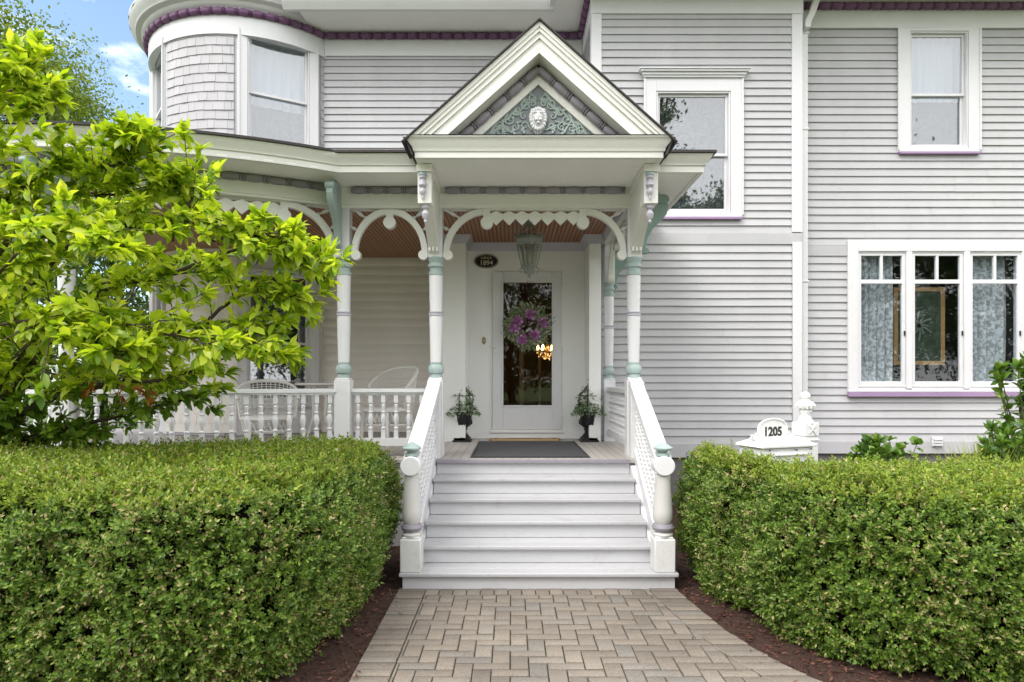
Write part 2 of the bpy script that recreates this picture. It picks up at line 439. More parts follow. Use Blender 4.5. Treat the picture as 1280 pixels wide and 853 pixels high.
# path with herringbone pavers -----------------------------------------------------
rights = [(4.85, 1.262), (4.68, 1.275), (4.36, 1.318), (3.99, 1.378), (3.70, 1.46), (3.42, 1.585), (3.1, 1.78), (2.7, 2.08), (2.2, 2.5), (1.5, 3.1), (.3, 4.0)]
def xr(y):
    ys = [a for a, _ in rights][::-1]; xs = [b for _, b in rights][::-1]
    return float(np.interp(y, ys, xs))
XL = -.872
def edge_x(y): return xr(y)
poly = [(XL, .3)] + [(xr(y), y) for y in np.linspace(.3, 4.83, 24)] + [(XL, 4.83)]
sheet('path', poly, .004, M['joint'])
mb = MB()
def brick_poly(pts, h=.016, jit=True):
    dz = random.uniform(-.003, .003); cx = sum(p[0] for p in pts) / len(pts); cy = sum(p[1] for p in pts) / len(pts)
    sg = lambda v: 0 if abs(v) < 1e-6 else (1 if v > 0 else -1)
    def ins(p, d): return (p[0] - sg(p[0] - cx) * d, p[1] - sg(p[1] - cy) * d * 1.5)
    lo = [ins(p, .003) for p in pts]; hi = [ins(p, .0068) for p in pts]; n = len(pts)
    vs = [(*p, .003) for p in lo] + [(*p, h - .004 + dz) for p in lo] + [(*p, h + dz) for p in hi]
    fs = [tuple(range(2 * n, 3 * n))]
    for b in (0, n): fs += [(b + i, b + (i + 1) % n, b + n + (i + 1) % n, b + n + i) for i in range(n)]
    mb.add(vs, fs)
def clip(pts, inside, inter):
    out = []
    for i in range(len(pts)):
        a, b = pts[i], pts[(i + 1) % len(pts)]
        if inside(a): out.append(a)
        if inside(a) != inside(b): out.append(inter(a, b))
    return out
def clip_fn(pts, g):   # keep g(p)>=0
    def inter(a, b):
        ga, gb = g(a), g(b); t = ga / (ga - gb); return (a[0] + (b[0] - a[0]) * t, a[1] + (b[1] - a[1]) * t)
    return clip(pts, lambda p: g(p) >= 0, inter)
BW = .1045; BD = .0800      # width across, depth towards the steps
x0i = XL + .215; ytop = 4.825 - 2 * BD - .004
def xri(y):
    e = .02; s = (xr(y + e) - xr(y - e)) / (2 * e); return xr(y) - .215 * math.sqrt(1 + s * s)
# herringbone field (90 degrees to the steps)
for i in range(-4, 44):
    for j in range(-4, 62):
        k = (i - j) % 4
        x = x0i + (i - 2) * BW + .02; y = ytop - (j) * BD
        if k == 0: q = [(x, y - BD), (x + 2 * BW, y - BD), (x + 2 * BW, y), (x, y)]
        elif k == 3: q = [(x, y - 2 * BD), (x + BW, y - 2 * BD), (x + BW, y), (x, y)]
        else: continue
        if q[0][1] < .3 or q[0][0] > 3.6: continue
        q = clip_fn(q, lambda p: p[0] - x0i)
        if len(q) > 2: q = clip_fn(q, lambda p: xri(max(p[1], .35)) - p[0])
        if len(q) > 2: q = clip_fn(q, lambda p: ytop - p[1])
        if len(q) < 3: continue
        a = abs(sum(q[t][0] * q[(t + 1) % len(q)][1] - q[(t + 1) % len(q)][0] * q[t][1] for t in range(len(q)))) / 2
        if a > .0012: brick_poly(q)
# borders
y = 4.825
while y > .4:
    brick_poly([(XL, y - BD), (XL + .213, y - BD), (XL + .213, y), (XL, y)])
    ya, yb = y, y - BD
    brick_poly([(xri(yb), yb), (xr(yb), yb), (xr(ya), ya), (xri(ya), ya)])
    y -= BD
x = x0i
while x + BW < xri(4.7):
    brick_poly([(x, ytop + .002), (x + BW, ytop + .002), (x + BW, 4.825), (x, 4.825)]); x += BW
brick_poly([(x, ytop + .002), (xri(ytop), ytop + .002), (xri(4.825), 4.825), (x, 4.825)])
o = struct(obj('brick_paving', mb, M['brick']))

# mulch chips ---------------------------------------------------------------
n = 26000
px_ = rng.uniform(-2.2, 3.0, n); py_ = rng.uniform(1.6, 6.2, n)
xrv = np.array([xr(min(max(v, .4), 4.84)) for v in py_])
spill = (rng.random(n) < .10 * np.exp(-np.minimum(np.abs(px_ - XL), np.abs(px_ - xrv)) / .07)) & (py_ < 4.78)
keep = ((px_ < XL - .01) & (px_ > -1.6)) | ((px_ > xrv + .01) & (px_ < xrv + .9)) | spill
spill = spill[keep]
px_, py_ = px_[keep], py_[keep]; n = len(px_)
p = np.stack([px_, py_, rng.uniform(.002, .018, n) + .012 * spill], 1)
d = rng.normal(size=(n, 3)); d[:, 2] *= .3
nn = rng.normal(size=(n, 3)) * .5 + np.array([0, 0, 1.])
V, sp = leaf_arrays(p, d, nn, rng.uniform(.015, .06, n), rng.uniform(.006, .016, n), fold=.1)
o = link('mulch_chips', leaf_mesh('mulch_chips', [(V, sp, 0)], [M['mulch']], False)); o['kind'] = 'stuff'
o['label'] = 'reddish brown bark mulch scattered beside the brick path'; o['category'] = 'mulch'

# ================================================================== HOUSE
Y0, YB, YR, YD, YV = 9.10, 8.05, 8.38, 8.16, 7.70
house = thing('house', (1.0, 8.0, 0), 'large lavender grey clapboard Victorian house with white trim and round corner turret', 'house')
XB0, XB1 = 1.053, 3.715

def siding(mb, x0, x1, z0, z1, e, fn, holes=(), d=.023, profile='lap'):
    z = z0; i = 0
    while z < z1 - .01:
        zt = min(z + e, z1)
        segs = [(x0, x1)]
        for hx0, hx1, hz0, hz1 in holes:
            if zt > hz0 and z < hz1:
                ns = []
                for a, b in segs:
                    if hx1 <= a or hx0 >= b: ns.append((a, b)); continue
                    if hx0 > a: ns.append((a, hx0))
                    if hx1 < b: ns.append((hx1, b))
                segs = ns
        for a, b in segs:
            cuts = [a]
            x = a + random.uniform(1.0, 3.6)
            while x < b - .5: cuts.append(x); x += random.uniform(2.4, 3.6)
            cuts.append(b)
            for c0, c1 in zip(cuts[:-1], cuts[1:]):
                g = .0012
                dd = d + random.uniform(-.001, .001)
                if profile == 'lap': pr = [(0, z + .001), (dd, z), (.003, zt + .004)]
                else: pr = [(0, z + .001), (dd * 1.1, z + .0), (dd * 1.25, z + e * .35), (dd * .9, z + e * .62), (.003, zt + .003)]
                m = len(pr)
                e0, e1 = random.uniform(-.0018, .0018), random.uniform(-.0018, .0018)
                vs = [fn(c0 + g, o_, zz + e0) for o_, zz in pr] + [fn(c1 - g, o_, zz + e1) for o_, zz in pr]
                mb.add(vs, [(k, k + 1, m + k + 1, m + k) for k in range(m - 1)])
        z += e; i += 1
def wall_back(mb, x0, x1, z0, z1, fn, holes=()):
    """flat sheathing behind the boards, left open at the holes"""
    xs = sorted({x0, x1, *[h[0] for h in holes], *[h[1] for h in holes]}); zs = sorted({z0, z1, *[h[2] for h in holes], *[h[3] for h in holes]})
    for a, b in zip(xs[:-1], xs[1:]):
        for c, dd in zip(zs[:-1], zs[1:]):
            mx, mz = (a + b) / 2, (c + dd) / 2
            if any(h[0] < mx < h[1] and h[2] < mz < h[3] for h in holes): continue
            mb.add([fn(a, 0, c), fn(b, 0, c), fn(b, 0, dd), fn(a, 0, dd)], [(0, 1, 2, 3)])
fB = lambda x, o, z: (x, YB - o, z)
fR = lambda x, o, z: (x, YR - o, z)
fL = lambda x, o, z: (x, Y0 - o, z)

# window openings (glass area) in world coordinates
WB = (PX(820, YB), PX(912, YB), PZ(267, YB), PZ(116, YB))         # bay window
WR = (PX(1136, YR), PX(1208, YR), PZ(186, YR), PZ(41, YR))        # upper right
WT = (PX(1068, YR), PX(1276, YR), PZ(484, YR), PZ(315, YR))       # triple window
def wall(name, x0, x1, z0, z1, e, fn, holes=(), mat='siding', profile='lap'):
    mb = MB(); siding(mb, x0, x1, z0, z1, e, fn, holes, profile=profile); wall_back(mb, x0, x1, z0, z1, fn, holes)
    return obj(name, mb, M[mat], house)
ZF0, ZF1, ZS = 6.33, 6.56, 6.655
zbelt0, zbelt1 = PZ(306, YB), PZ(292, YB)
wall('siding_wall', XB0 + .09, XB1 - .11, zbelt1, ZF0, .0985, fB, [WB])
wall('siding_wall', XB0 + .05, XB1 - .11, .80, zbelt0, .0985, fB)
zr0 = PZ(313, YR)
wall('siding_wall', XB1, 8.6, .80, 3.28, .1035, fR, [WT])
wall('siding_wall', XB1, 8.6, 3.42, ZF0, .1035, fR, [WR])
wall('siding_wall', -2.74, XB0, 4.2, ZF0, .0992, fL)
wall('siding_wall', -2.80, -.80, .86, 4.2, .1276, fL, mat='lightened_porch_siding', profile='dutch')
# bay flanks
mb = MB()
siding(mb, 0, Y0 - YB - .12, 3.6, ZF0, .0985, lambda s, o, z: (XB0 - o, YB + .12 + s, z))
wall_back(mb, 0, Y0 - YB, .7, ZF0, lambda s, o, z: (XB0, YB + s, z))
wall_back(mb, 0, YR - YB, .7, ZF0, lambda s, o, z: (XB1, YB + s, z))
obj('bay_side_wall', mb, M['siding'], house)
# gable end far right and the back of the house, a plain shell
mb = MB()
mb.box(8.6, 8.75, YR - .02, 17, 0.3, ZS, 0); mb.box(-5.4, 8.75, 17, 17.15, .3, ZS, 0); mb.box(-5.5, -5.35, 10.2, 17.15, .3, ZS, 0)
obj('rear_wall', mb, M['siding'], house)
# trim boards
def board(name, *boxes, mat='white', bevel=.004, parent=house, label=None):
    mb = MB()
    for b in boxes: mb.box(*b)
    return obj(name, mb, M[mat], parent, bevel, label)
board('corner_board', (XB0 - .028, XB0 + .10, YB - .028, YB + .13, 3.62, ZF0 - .002))
board('corner_board', (XB1 - .115, XB1 + .022, YB - .028, YB + .06, zbelt1 + .01, ZF0 - .002))
board('corner_board', (XB1 - .105, XB1 + .018, YB - .026, YB + .06, .72, zbelt0 + .03))
board('corner_board', (XB1 + .02, XB1 + .1, YR - .024, YR, .72, ZF0 - .002), mat='siding')
board('belt_board', (XB0 + .1, XB1 + .018, YB - .0235, YB, zbelt0, zbelt1), mat='siding')
board('belt_board', (XB1 + .1, PX(1060, YR), YR - .022, YR, 3.28, 3.42), mat='siding')
board('belt_board', (WT[1] + .2, 8.6, YR - .022, YR, 3.28, 3.42), mat='siding')
board('frieze', (XB0 - .035, XB1 + .03, YB - .032, YB + .1, ZF0, ZS))
board('frieze', (XB1 + .03, 8.7, YR - .032, YR + .1, ZF0, ZS))
board('frieze', (-2.72, XB0 - .035, Y0 - .032, Y0 + .1, ZF0, ZS))
board('frieze', (XB0 - .03, XB0 + .1, YB + .1, Y0 - .03, ZF0 + .002, ZS))
board('water_table', (XB0 + .1, XB1 + .02, YB - .03, YB, PZ(572, YB), .80), mat='siding')
board('water_table', (XB1 + .02, 8.6, YR - .03, YR, PZ(567, YR), .80), mat='siding')
mb = MB(); mb.box(XB0 + .05, XB1 - .02, YB + .02, YB + .2, 0, .75); mb.box(XB1 - .02, 8.6, YR + .02, YR + .2, 0, .75); mb.box(-5.4, XB0, Y0 + .02, Y0 + .2, 0, .85)
obj('foundation', mb, M['foundation'], house)
# little vent at the water table
mb = MB(); vx = PX(1169, YR)
mb.box(vx - .07, vx + .07, YR - .05, YR - .03, PZ(558, YR), PZ(546, YR))
for k in range(3): mb.box(vx - .055, vx + .055, YR - .075, YR - .05, PZ(557, YR) + k * .038, PZ(557, YR) + k * .038 + .02)
obj('wall_vent', mb, M['white'], house, .003)

# beaded mouldings -----------------------------------------------------------
def beads(mb, pts, r=.045, pitch=.30, mat=0, seg=10, flat=1.0):
    """a turned bead-and-reel rod along a 3D polyline"""
    pts = [Vector(p) for p in pts]; ln = [0]
    for a, b in zip(pts[:-1], pts[1:]): ln.append(ln[-1] + (b - a).length)
    T = ln[-1]; nb = max(1, round(T / pitch)); pl = T / nb
    prof = [(0, .70), (.02, .74), (.06, .80), (.2, .95), (.4, 1.0), (.6, .95), (.74, .82), (.775, .55), (.79, .98), (.84, .98), (.855, .5), (.895, .5), (.91, .98), (.96, .98), (.98, .5)]
    ss = []; rs = []
    for i in range(nb):
        for u, q in prof: ss.append((i + u) * pl); rs.append(q * r)
    ss.append(T); rs.append(r * .7)
    def at(s):
        for i in range(len(pts) - 1):
            if s <= ln[i + 1] + 1e-9: return pts[i].lerp(pts[i + 1], (s - ln[i]) / max(1e-9, ln[i + 1] - ln[i]))
        return pts[-1]
    mb.tube([at(s) for s in ss], rs, seg, mat)
TC = (-4.0, 10.05); TR = 1.578
def tp(phi, r=TR, z=0.): return (TC[0] + r * math.sin(R(phi)), TC[1] - r * math.cos(R(phi)), z)
mb = MB(); zb = (ZF1 + ZS) / 2 - .004
beads(mb, [tp(a, TR + .05, zb) for a in range(-84, 54, 2)], .05, .17)
beads(mb, [(-2.68, Y0 - .06, zb), (XB0 - .06, Y0 - .06, zb)], .05, .17)
beads(mb, [(XB0 - .06, Y0 - .06, zb), (XB0 - .06, YB - .06, zb)], .05, .17)
beads(mb, [(XB0 - .06, YB - .06, zb), (XB1 + .05, YB - .06, zb)], .05, .17)
beads(mb, [(XB1 + .05, YR - .06, zb), (8.7, YR - .06, zb)], .05, .17)
obj('bead_moulding', mb, M['purple'], house)
# soffit, gutter, main roof
mb = MB()
mb.box(-2.9, .57, 8.44, Y0 + .1, ZS, ZS + .03); mb.box(.57, XB1 + .55, 7.42, YB + 1.2, ZS, ZS + .03); mb.box(XB1 + .55, 9.2, YR - .62, YR + .3, ZS, ZS + .03)
obj('soffit', mb, M['soffit'], house)
mb = MB()
gp = [(0, ZS - .02), (.05, ZS - .02), (.09, ZS + .03), (.12, ZS + .06), (.14, ZS + .12), (.14, ZS + .15), (0, ZS + .15)]
mb.sweep([(-3.1, 8.50), (.57, 8.50)], gp)
obj('gutter', mb, M['gutter'], house, .004)
mb = MB()
mb.box(.50, XB1 + .6, 7.36, 7.46, ZS - .03, ZS + .16); mb.box(.50, .57, 7.46, 8.36, ZS - .03, ZS + .16); mb.box(XB1 + .6, 9.25, YR - .70, YR - .62, ZS - .03, ZS + .16)
obj('eave_fascia', mb, M['gutter'], house, .005)
mb = MB()
def roofpoly(pts, th=.05):
    n = len(pts); mb.add([*pts, *[(x, y, z + th) for x, y, z in pts]], [tuple(range(n))[::-1], tuple(range(n, 2 * n))] + [(i, (i + 1) % n, n + (i + 1) % n, n + i) for i in range(n)])
zr = ZS + .16
roofpoly([(-3.1, 8.36, zr), (.5, 8.36, zr), (.5, 12.5, zr + 3.2), (-3.1, 12.5, zr + 3.2)])
roofpoly([(.5, 7.36, zr + .004), (4.35, 7.36, zr + .004), (4.35, 12.5, zr + 3.2), (.5, 12.5, zr + 3.2)])
roofpoly([(4.35, 7.7, zr), (9.25, 7.7, zr), (9.25, 12.5, zr + 3.2), (4.35, 12.5, zr + 3.2)])
roofpoly([(-5.6, 12.5, zr + 3.2), (9.25, 12.5, zr + 3.2), (9.25, 17.5, zr), (-5.6, 17.5, zr)])
mb.lathe((TC[0], TC[1], 0), (0, 0, 1), [(1.86, zr + .05), (1.84, zr + .1), (.05, zr + 2.6), (.02, zr + 3.0)], 32)
obj('roof', mb, M['roof'], house)
# downspout
mb = MB(); xd = PX(1005, 8.22)
mb.box(xd - .04, xd + .04, 8.19, 8.26, .4, 6.22)
fnd = lambda u, v, w: (u, w, v)
mb.ribbon([(xd, 6.20), (xd, 6.27), (xd + .06, 6.40), (xd + .20, 6.80)], .08, fnd, 8.10, 8.17)
mb.box(xd - .055, xd + .055, 8.18, 8.27, 6.16, 6.19)
for zz in (.9, 2.9, 4.9): mb.box(xd - .05, xd + .05, 8.18, 8.28, zz, zz + .03)
obj('downspout', mb, M['gutter'], house, .008)

# ------------------------------------------------------------------ windows
def frame_boxes(mb, x0, x1, z0, z1, w, y0, y1, mat=0, wb=None, wt=None):
    wb = w if wb is None else wb; wt = w if wt is None else wt
    mb.box(x0, x0 + w, y0, y1, z0, z1, mat); mb.box(x1 - w, x1, y0, y1, z0, z1, mat)
    mb.box(x0 + w, x1 - w, y0, y1, z0, z0 + wb, mat); mb.box(x0 + w, x1 - w, y0, y1, z1 - wt, z1, mat)
def place(o, loc, rz):
    o.location = loc; o.rotation_euler = (0, 0, rz)
def win_hung(loc, rz, w, h, cas=.13, split=.5, crown=False, head=.13, sill='sill', label=None, pmat='storm', castop=None):
    """double-hung window; local origin at bottom centre of the opening on the wall plane, facing local -Y"""
    root_m = Matrix.Translation(loc) @ Matrix.Rotation(rz, 4, 'Z')
    def fin(name, mb, mats, parent, bevel=.003, label=None):
        me = mb.mesh(name, mats if isinstance(mats, list) else [mats]); me.transform(root_m); return link(name, me, parent, bevel, label)
    mb = MB(); hw = w / 2
    frame_boxes(mb, -hw - cas, hw + cas, -cas * .35, h + head, cas - .003, -.040, 0, wb=cas * .35, wt=head - .003)
    mb.box(-hw - cas - .012, -hw - cas + .014, -.052, -.04, -cas * .2, h + head); mb.box(hw + cas - .014, hw + cas + .012, -.052, -.04, -cas * .2, h + head)
    # jambs
    frame_boxes(mb, -hw, hw, 0, h, .018, -.03, .10)
    W = fin('window', mb, M['white'], house, .004, label)
    mb = MB(); zs = h * split
    frame_boxes(mb, -hw + .02, hw - .02, zs - .02, h - .02, .032, .012, .042, wb=.035)
    frame_boxes(mb, -hw + .02, hw - .02, .02, zs + .015, .032, .044, .074, wb=.05, wt=.034)
    fin('sash', mb, M['white'], W, .003)
    mb = MB()
    mb.box(-hw + .05, hw - .05, .026, .030, zs + .01, h - .05); fin('pane', mb, M[pmat], W, 0)
    mb = MB()
    mb.box(-hw + .05, hw - .05, .058, .062, .068, zs - .015); fin('pane', mb, M[pmat], W, 0)
    mb = MB(); mb.box(-hw - cas + .01, hw + cas - .01, -.066, .02, -cas * .35 - .034, -cas * .35 - .002, 0)
    fin('sill', mb, M[sill], W, .004)
    if crown:
        mb = MB(); z = h + head
        for k, (e, a, b) in enumerate([(.02, 0, .025), (.035, .025, .06), (.06, .06, .085), (.075, .085, .10)]):
            mb.box(-hw - cas - e, hw + cas + e, -.045 - e, 0, z + a + .001, z + b)
        fin('head_moulding', mb, M['white'], W, .004)
    return W, root_m
def curtain(name, rm, x0, x1, z0, z1, depth, mat, label, amp=.02, waves=6, group=None, gather=0.):
    mb = MB(); nx, nz = 60, 14; vs = []; fs = []
    ph = random.uniform(0, 6)
    for j in range(nz + 1):
        t = j / nz; z = z1 + (z0 - z1) * t
        for i in range(nx + 1):
            u = i / nx
            xx = x0 + (x1 - x0) * u
            if gather: xx = x0 + (x1 - x0) * u * (1 - gather * (1 - math.sin(t * PI * .9 + .2) * .6))
            y = depth + amp * math.sin(u * waves * 2 * PI + ph + .5 * math.sin(t * 3)) + amp * .4 * math.sin(u * waves * 4.3 * PI + 1.3 * ph)
            vs.append((xx, y, z))
    for j in range(nz):
        for i in range(nx):
            a = j * (nx + 1) + i; fs.append((a, a + 1, a + nx + 2, a + nx + 1))
    mb.add(vs, fs, 0, True)
    me = mb.mesh(name, [mat]); me.transform(rm)
    o = link(name, me); return tag(o, label, 'curtain', group)
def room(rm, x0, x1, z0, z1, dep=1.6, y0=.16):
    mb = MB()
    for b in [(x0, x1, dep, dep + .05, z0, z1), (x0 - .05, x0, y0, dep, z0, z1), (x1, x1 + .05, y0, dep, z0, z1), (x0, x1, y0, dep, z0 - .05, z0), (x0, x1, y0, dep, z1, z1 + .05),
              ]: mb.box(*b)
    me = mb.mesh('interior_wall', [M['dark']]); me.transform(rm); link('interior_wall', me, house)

w = WB[1] - WB[0]; h = WB[3] - WB[2]
W, rm = win_hung(((WB[0] + WB[1]) / 2, YB, WB[2]), 0, w, h, .155, .49, True, .17, label='upstairs window with crown moulding above lilac sill beside the gable')
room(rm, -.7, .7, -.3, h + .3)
curtain('lace_curtain', rm, -w / 2 - .03, w / 2 + .03, .0, h * .5, .14, M['lacelow'], 'thin lace curtain in lower half of upstairs window beside the porch gable', .008, 7)
curtain('lace_curtain', rm, -w / 2 - .03, w / 2 + .03, h * .52, h, .16, M['lacelow'], 'thin lace curtain in upper half of upstairs window beside the porch gable', .008, 7)
w = WR[1] - WR[0]; h = WR[3] - WR[2]
W, rm = win_hung(((WR[0] + WR[1]) / 2, YR, WR[2]), 0, w, h, .16, .47, False, .045, label='plain upstairs window at far right with lilac sill')
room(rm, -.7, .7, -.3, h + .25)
curtain('sheer_curtain', rm, -w / 2, w / 2, h * .44, h, .15, M['sheer'], 'white sheer curtain in top half of the far right upstairs window', .012, 7)
curtain('sheer_curtain', rm, -w / 2, w / 2, .0, h * .46, .18, M['lacelow'], 'dim sheer curtain in bottom half of the far right upstairs window', .012, 7)

# triple casement window -------------------------------------------------------
def tri(x): return PX(x, YR)
zb_, zt_ = WT[2], WT[3]
mb = MB()
frame_boxes(mb, tri(1058), tri(1288), PZ(490, YR), PZ(301, YR), tri(1071) - tri(1058), YR - .045, YR, wb=.03, wt=PZ(301, YR) - PZ(315, YR))
for a, b in ((1131, 1138), (1203, 1210)): mb.box(tri(a), tri(b), YR - .043, YR + .08, PZ(489, YR) + .03, PZ(315, YR))
frame_boxes(mb, WT[0], WT[1], zb_, zt_, .02, YR - .03, YR + .10)
TW = obj('window', mb, M['white'], house, .004, 'wide triple casement window with lilac sill in right wall')
mb = MB(); mb.box(tri(1058), tri(1290), YR - .075, YR + .02, PZ(496, YR), PZ(490.5, YR)); obj('sill', mb, M['sill'], TW, .004)
for (a, b) in ((1071, 1131), (1138, 1203), (1210, 1275)):
    xa, xb = tri(a), tri(b); zm0, zm1 = PZ(355, YR), PZ(350, YR)
    mb = MB()
    frame_boxes(mb, xa + .003, xb - .003, PZ(488, YR), PZ(317, YR), .045, YR - .022, YR + .02, wb=PZ(477, YR) - PZ(488, YR), wt=.035)
    s_ = obj('sash', mb, M['white'], TW, .003)
    mb = MB(); mb.box(xa + .045, xb - .045, YR - .02, YR + .018, zm0, zm1); mb.box((xa + xb) / 2 - .017, (xa + xb) / 2 + .017, YR - .02, YR + .018, zm1, PZ(320, YR))
    obj('muntin', mb, M['white'], s_, .003)
    mb = MB(); mb.box(xa + .04, xb - .04, YR + .002, YR + .006, PZ(479, YR), PZ(318, YR)); obj('pane', mb, M['glass'], s_)
    mb = MB(); mb.box(xb - .028, xb - .014, YR - .036, YR - .022, PZ(420, YR), PZ(414, YR)); obj('latch', mb, M['iron'], s_)
rmT = Matrix.Translation(((WT[0] + WT[1]) / 2, YR, 0))
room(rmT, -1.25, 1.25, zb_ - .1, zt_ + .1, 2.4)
cT = (WT[0] + WT[1]) / 2
I4 = Matrix.Identity(4)
curtain('lace_curtain', I4, tri(1069), tri(1124), PZ(486, YR), PZ(316, YR), YR + .13, M['lace'], 'white floral lace curtain in the left casement of triple window', .025, 5, None, .05)
curtain('lace_curtain', I4, tri(1211), tri(1270), PZ(486, YR), PZ(316, YR), YR + .13, M['lace'], 'white floral lace curtain in the right casement of triple window', .025, 5, None, .05)
# hanging glass panel in an oak frame
pn = thing('glass_panel', (tri(1168), YR + .2, PZ(455, YR)), 'oak framed dark glass panel hanging in middle casement of triple window', 'panel')
mb = MB(); frame_boxes(mb, tri(1128), tri(1193), PZ(456, YR), PZ(357, YR), .055, YR + .18, YR + .205); obj('frame', mb, M['woodframe'], pn, .003)
mb = MB(); mb.box(tri(1128) + .05, tri(1193) - .05, YR + .188, YR + .196, PZ(456, YR) + .05, PZ(357, YR) - .05); obj('glass', mb, M['stained'], pn)
mb = MB(); cx, cz = tri(1160), PZ(406, YR)
for k in range(12):
    a = k * PI / 6; r = .20 if k % 2 else .13
    mb.ribbon([(cx, cz), (cx + r * .5 * math.cos(a + .2), cz + r * .5 * math.sin(a + .2)), (cx + r * math.cos(a), cz + r * math.sin(a))], .022, lambda u, v, w: (u, w, v), YR + .183, YR + .187)
obj('etching', mb, plain('etched_glass', (.10, .12, .10), .3), pn)

# ------------------------------------------------------------------ turret
def facet(phi0, phi1):
    a = Vector(tp(phi0)); b = Vector(tp(phi1)); c = (a + b) / 2; dv = b - a
    return c, math.atan2(dv.y, dv.x), dv.length
facets = [(-72, -31.5), (9.3, 49.5)]
mb = MB()
def shingles(mb, p0, p1, z0, z1, e=.126):
    z = z0; row = 0
    while z < z1 - .02:
        p = p0 - random.uniform(0, 3)
        while p < p1:
            wd = random.uniform(3.2, 6.5)
            a, b = max(p, p0), min(p + wd - .12, p1)
            if b - a > .5:
                dd = random.uniform(-.002, .002); zt = min(z + e + .012, z1); dz = random.uniform(-.004, .004)
                vs = [tp(a, TR + .016 + dd, z + dz), tp(b, TR + .016 + dd, z + dz), tp(b, TR + .004, zt), tp(a, TR + .004, zt), tp(a, TR, z + dz), tp(b, TR, z + dz), tp(b, TR - .002, zt), tp(a, TR - .002, zt)]
                mb.add(vs, [(0, 1, 2, 3), (4, 5, 1, 0), (4, 0, 3, 7), (5, 6, 2, 1)])
            p += wd
        z += e; row += 1
for a, b in ((-100, -72), (-30, 8), (50.8, 54)): shingles(mb, a, b, 3.9, ZF0)
for a, b in ((-100, -72), (-31.5, 9.3), (49.5, 54)):
    k = max(2, int((b - a) / 2)); an = [a + (b - a) * i / k for i in range(k + 1)]
    for q0, q1 in zip(an[:-1], an[1:]): mb.add([tp(q0, TR - .004, .86), tp(q1, TR - .004, .86), tp(q1, TR - .004, ZF1), tp(q0, TR - .004, ZF1)], [(0, 1, 2, 3)])
obj('turret_wall', mb, M['shingle_wall'], house)
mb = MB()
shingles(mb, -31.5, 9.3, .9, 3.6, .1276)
obj('turret_wall', mb, M['lightened_porch_siding'], house)
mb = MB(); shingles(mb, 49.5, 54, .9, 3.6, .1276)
obj('turret_wall', mb, M['lightened_porch_siding'], house)
mb = MB(); mb.sweep([tp(a)[:2] for a in range(-100, 55, 2)], [(-.06, ZF0 - .02), (.028, ZF0 - .02), (.028, ZF1 + .005), (-.06, ZF1 + .005)])
obj('frieze', mb, M['white'], house, 0)
mb = MB(); mb.sweep([tp(a)[:2] for a in range(-100, 61, 2)], [(-.3, ZF1 + .03), (.04, ZF1 + .03), (.06, ZS), (.10, ZS + .02), (.12, ZS + .06), (.19, ZS + .08), (.21, ZS + .12), (.26, ZS + .16), (.28, ZS + .24), (-.3, ZS + .24)])
obj('cornice', mb, M['white'], house, 0)
for fi, (a0, a1) in enumerate(facets):
    c, rz, ln = facet(a0, a1)
    # flat panel filling the facet around the window, upper and lower
    for lvl, (z0, z1, wz0, wz1) in enumerate([(3.7, ZF0, 4.80, PZ(49.5, 8.75) - .02), (.86, 3.7, 1.30, 3.12)]):
        wv = ln - .27 if lvl == 0 else ln - .25
        hh = wz1 - wz0
        rmx = Matrix.Translation((c.x, c.y, 0)) @ Matrix.Rotation(rz, 4, 'Z')
        mb = MB()
        for b in [(-ln / 2, -wv / 2, 0, .12, z0, z1), (wv / 2, ln / 2, 0, .12, z0, z1), (-wv / 2, wv / 2, 0, .12, z0, wz0), (-wv / 2, wv / 2, 0, .12, wz1, z1)]: mb.box(*b)
        me = mb.mesh('window_bay', [M['white']]); me.transform(rmx); link('window_bay', me, house, .004)
        lab = [['upstairs turret window seen edge on at the left', 'dark porch window seen edge on behind the tree'], ['upstairs turret window with sheer curtain above porch roof', 'tall porch window behind the leafy tree']][fi][lvl]
        W, rm = win_hung((c.x, c.y, wz0), rz, wv, hh, .115, .5 if lvl == 0 else .46, False, .03, label=lab, sill='white')
        room(rm, -wv / 2 - .2, wv / 2 + .2, -.2, hh + .1, .9, .13)
        if lvl == 0:
            curtain('sheer_curtain', rm, -wv / 2, wv / 2, hh * .42, hh, .14, M['sheer'], ['sheer curtain in top half of edge on turret window', 'sheer curtain tinted bluish for the sky reflection in top half of turret window facing the street'][fi], .012, 6)
            curtain('lace_curtain', rm, -wv / 2, wv / 2, 0, hh * .46, .16, M['lacelow'], ['lace curtain in lower half of edge on turret window', 'grey lace curtain in lower half of turret window facing the street'][fi], .012, 6)

# ------------------------------------------------------------------ vestibule and door
FZ = .852                                  # porch floor
XVL0, XVL1, XVR0, XVR1 = -.862, -.575, .950, 1.098
CZ = 3.40
dx0, dx1 = PX(615.5, 8.13), PX(702, 8.13)
dz0, dz1 = PZ(537, 8.13), PZ(340, 8.13)
mb = MB()
mb.box(XVL1 - .02, dx0 - .006, YD, YD + .12, FZ, CZ); mb.box(dx1 + .006, XVR0 + .02, YD, YD + .12, FZ, CZ)
mb.box(dx0 - .006, dx1 + .006, YD, YD + .12, dz1 + .006, CZ); mb.box(dx0 - .006, dx1 + .006, YD, YD + .12, FZ, dz0 - .006)
obj('entry_wall', mb, M['entry'], house, .004)
mb = MB()
mb.box(XVL0, XVL1, YV, Y0, FZ, CZ); obj('entry_side_wall', mb, M['entry'], house, .006)
mb = MB(); mb.box(XVR0, XVR1, YV, YB + .2, FZ, CZ); obj('entry_side_wall', mb, M['entry'], house, .006)
mb = MB()
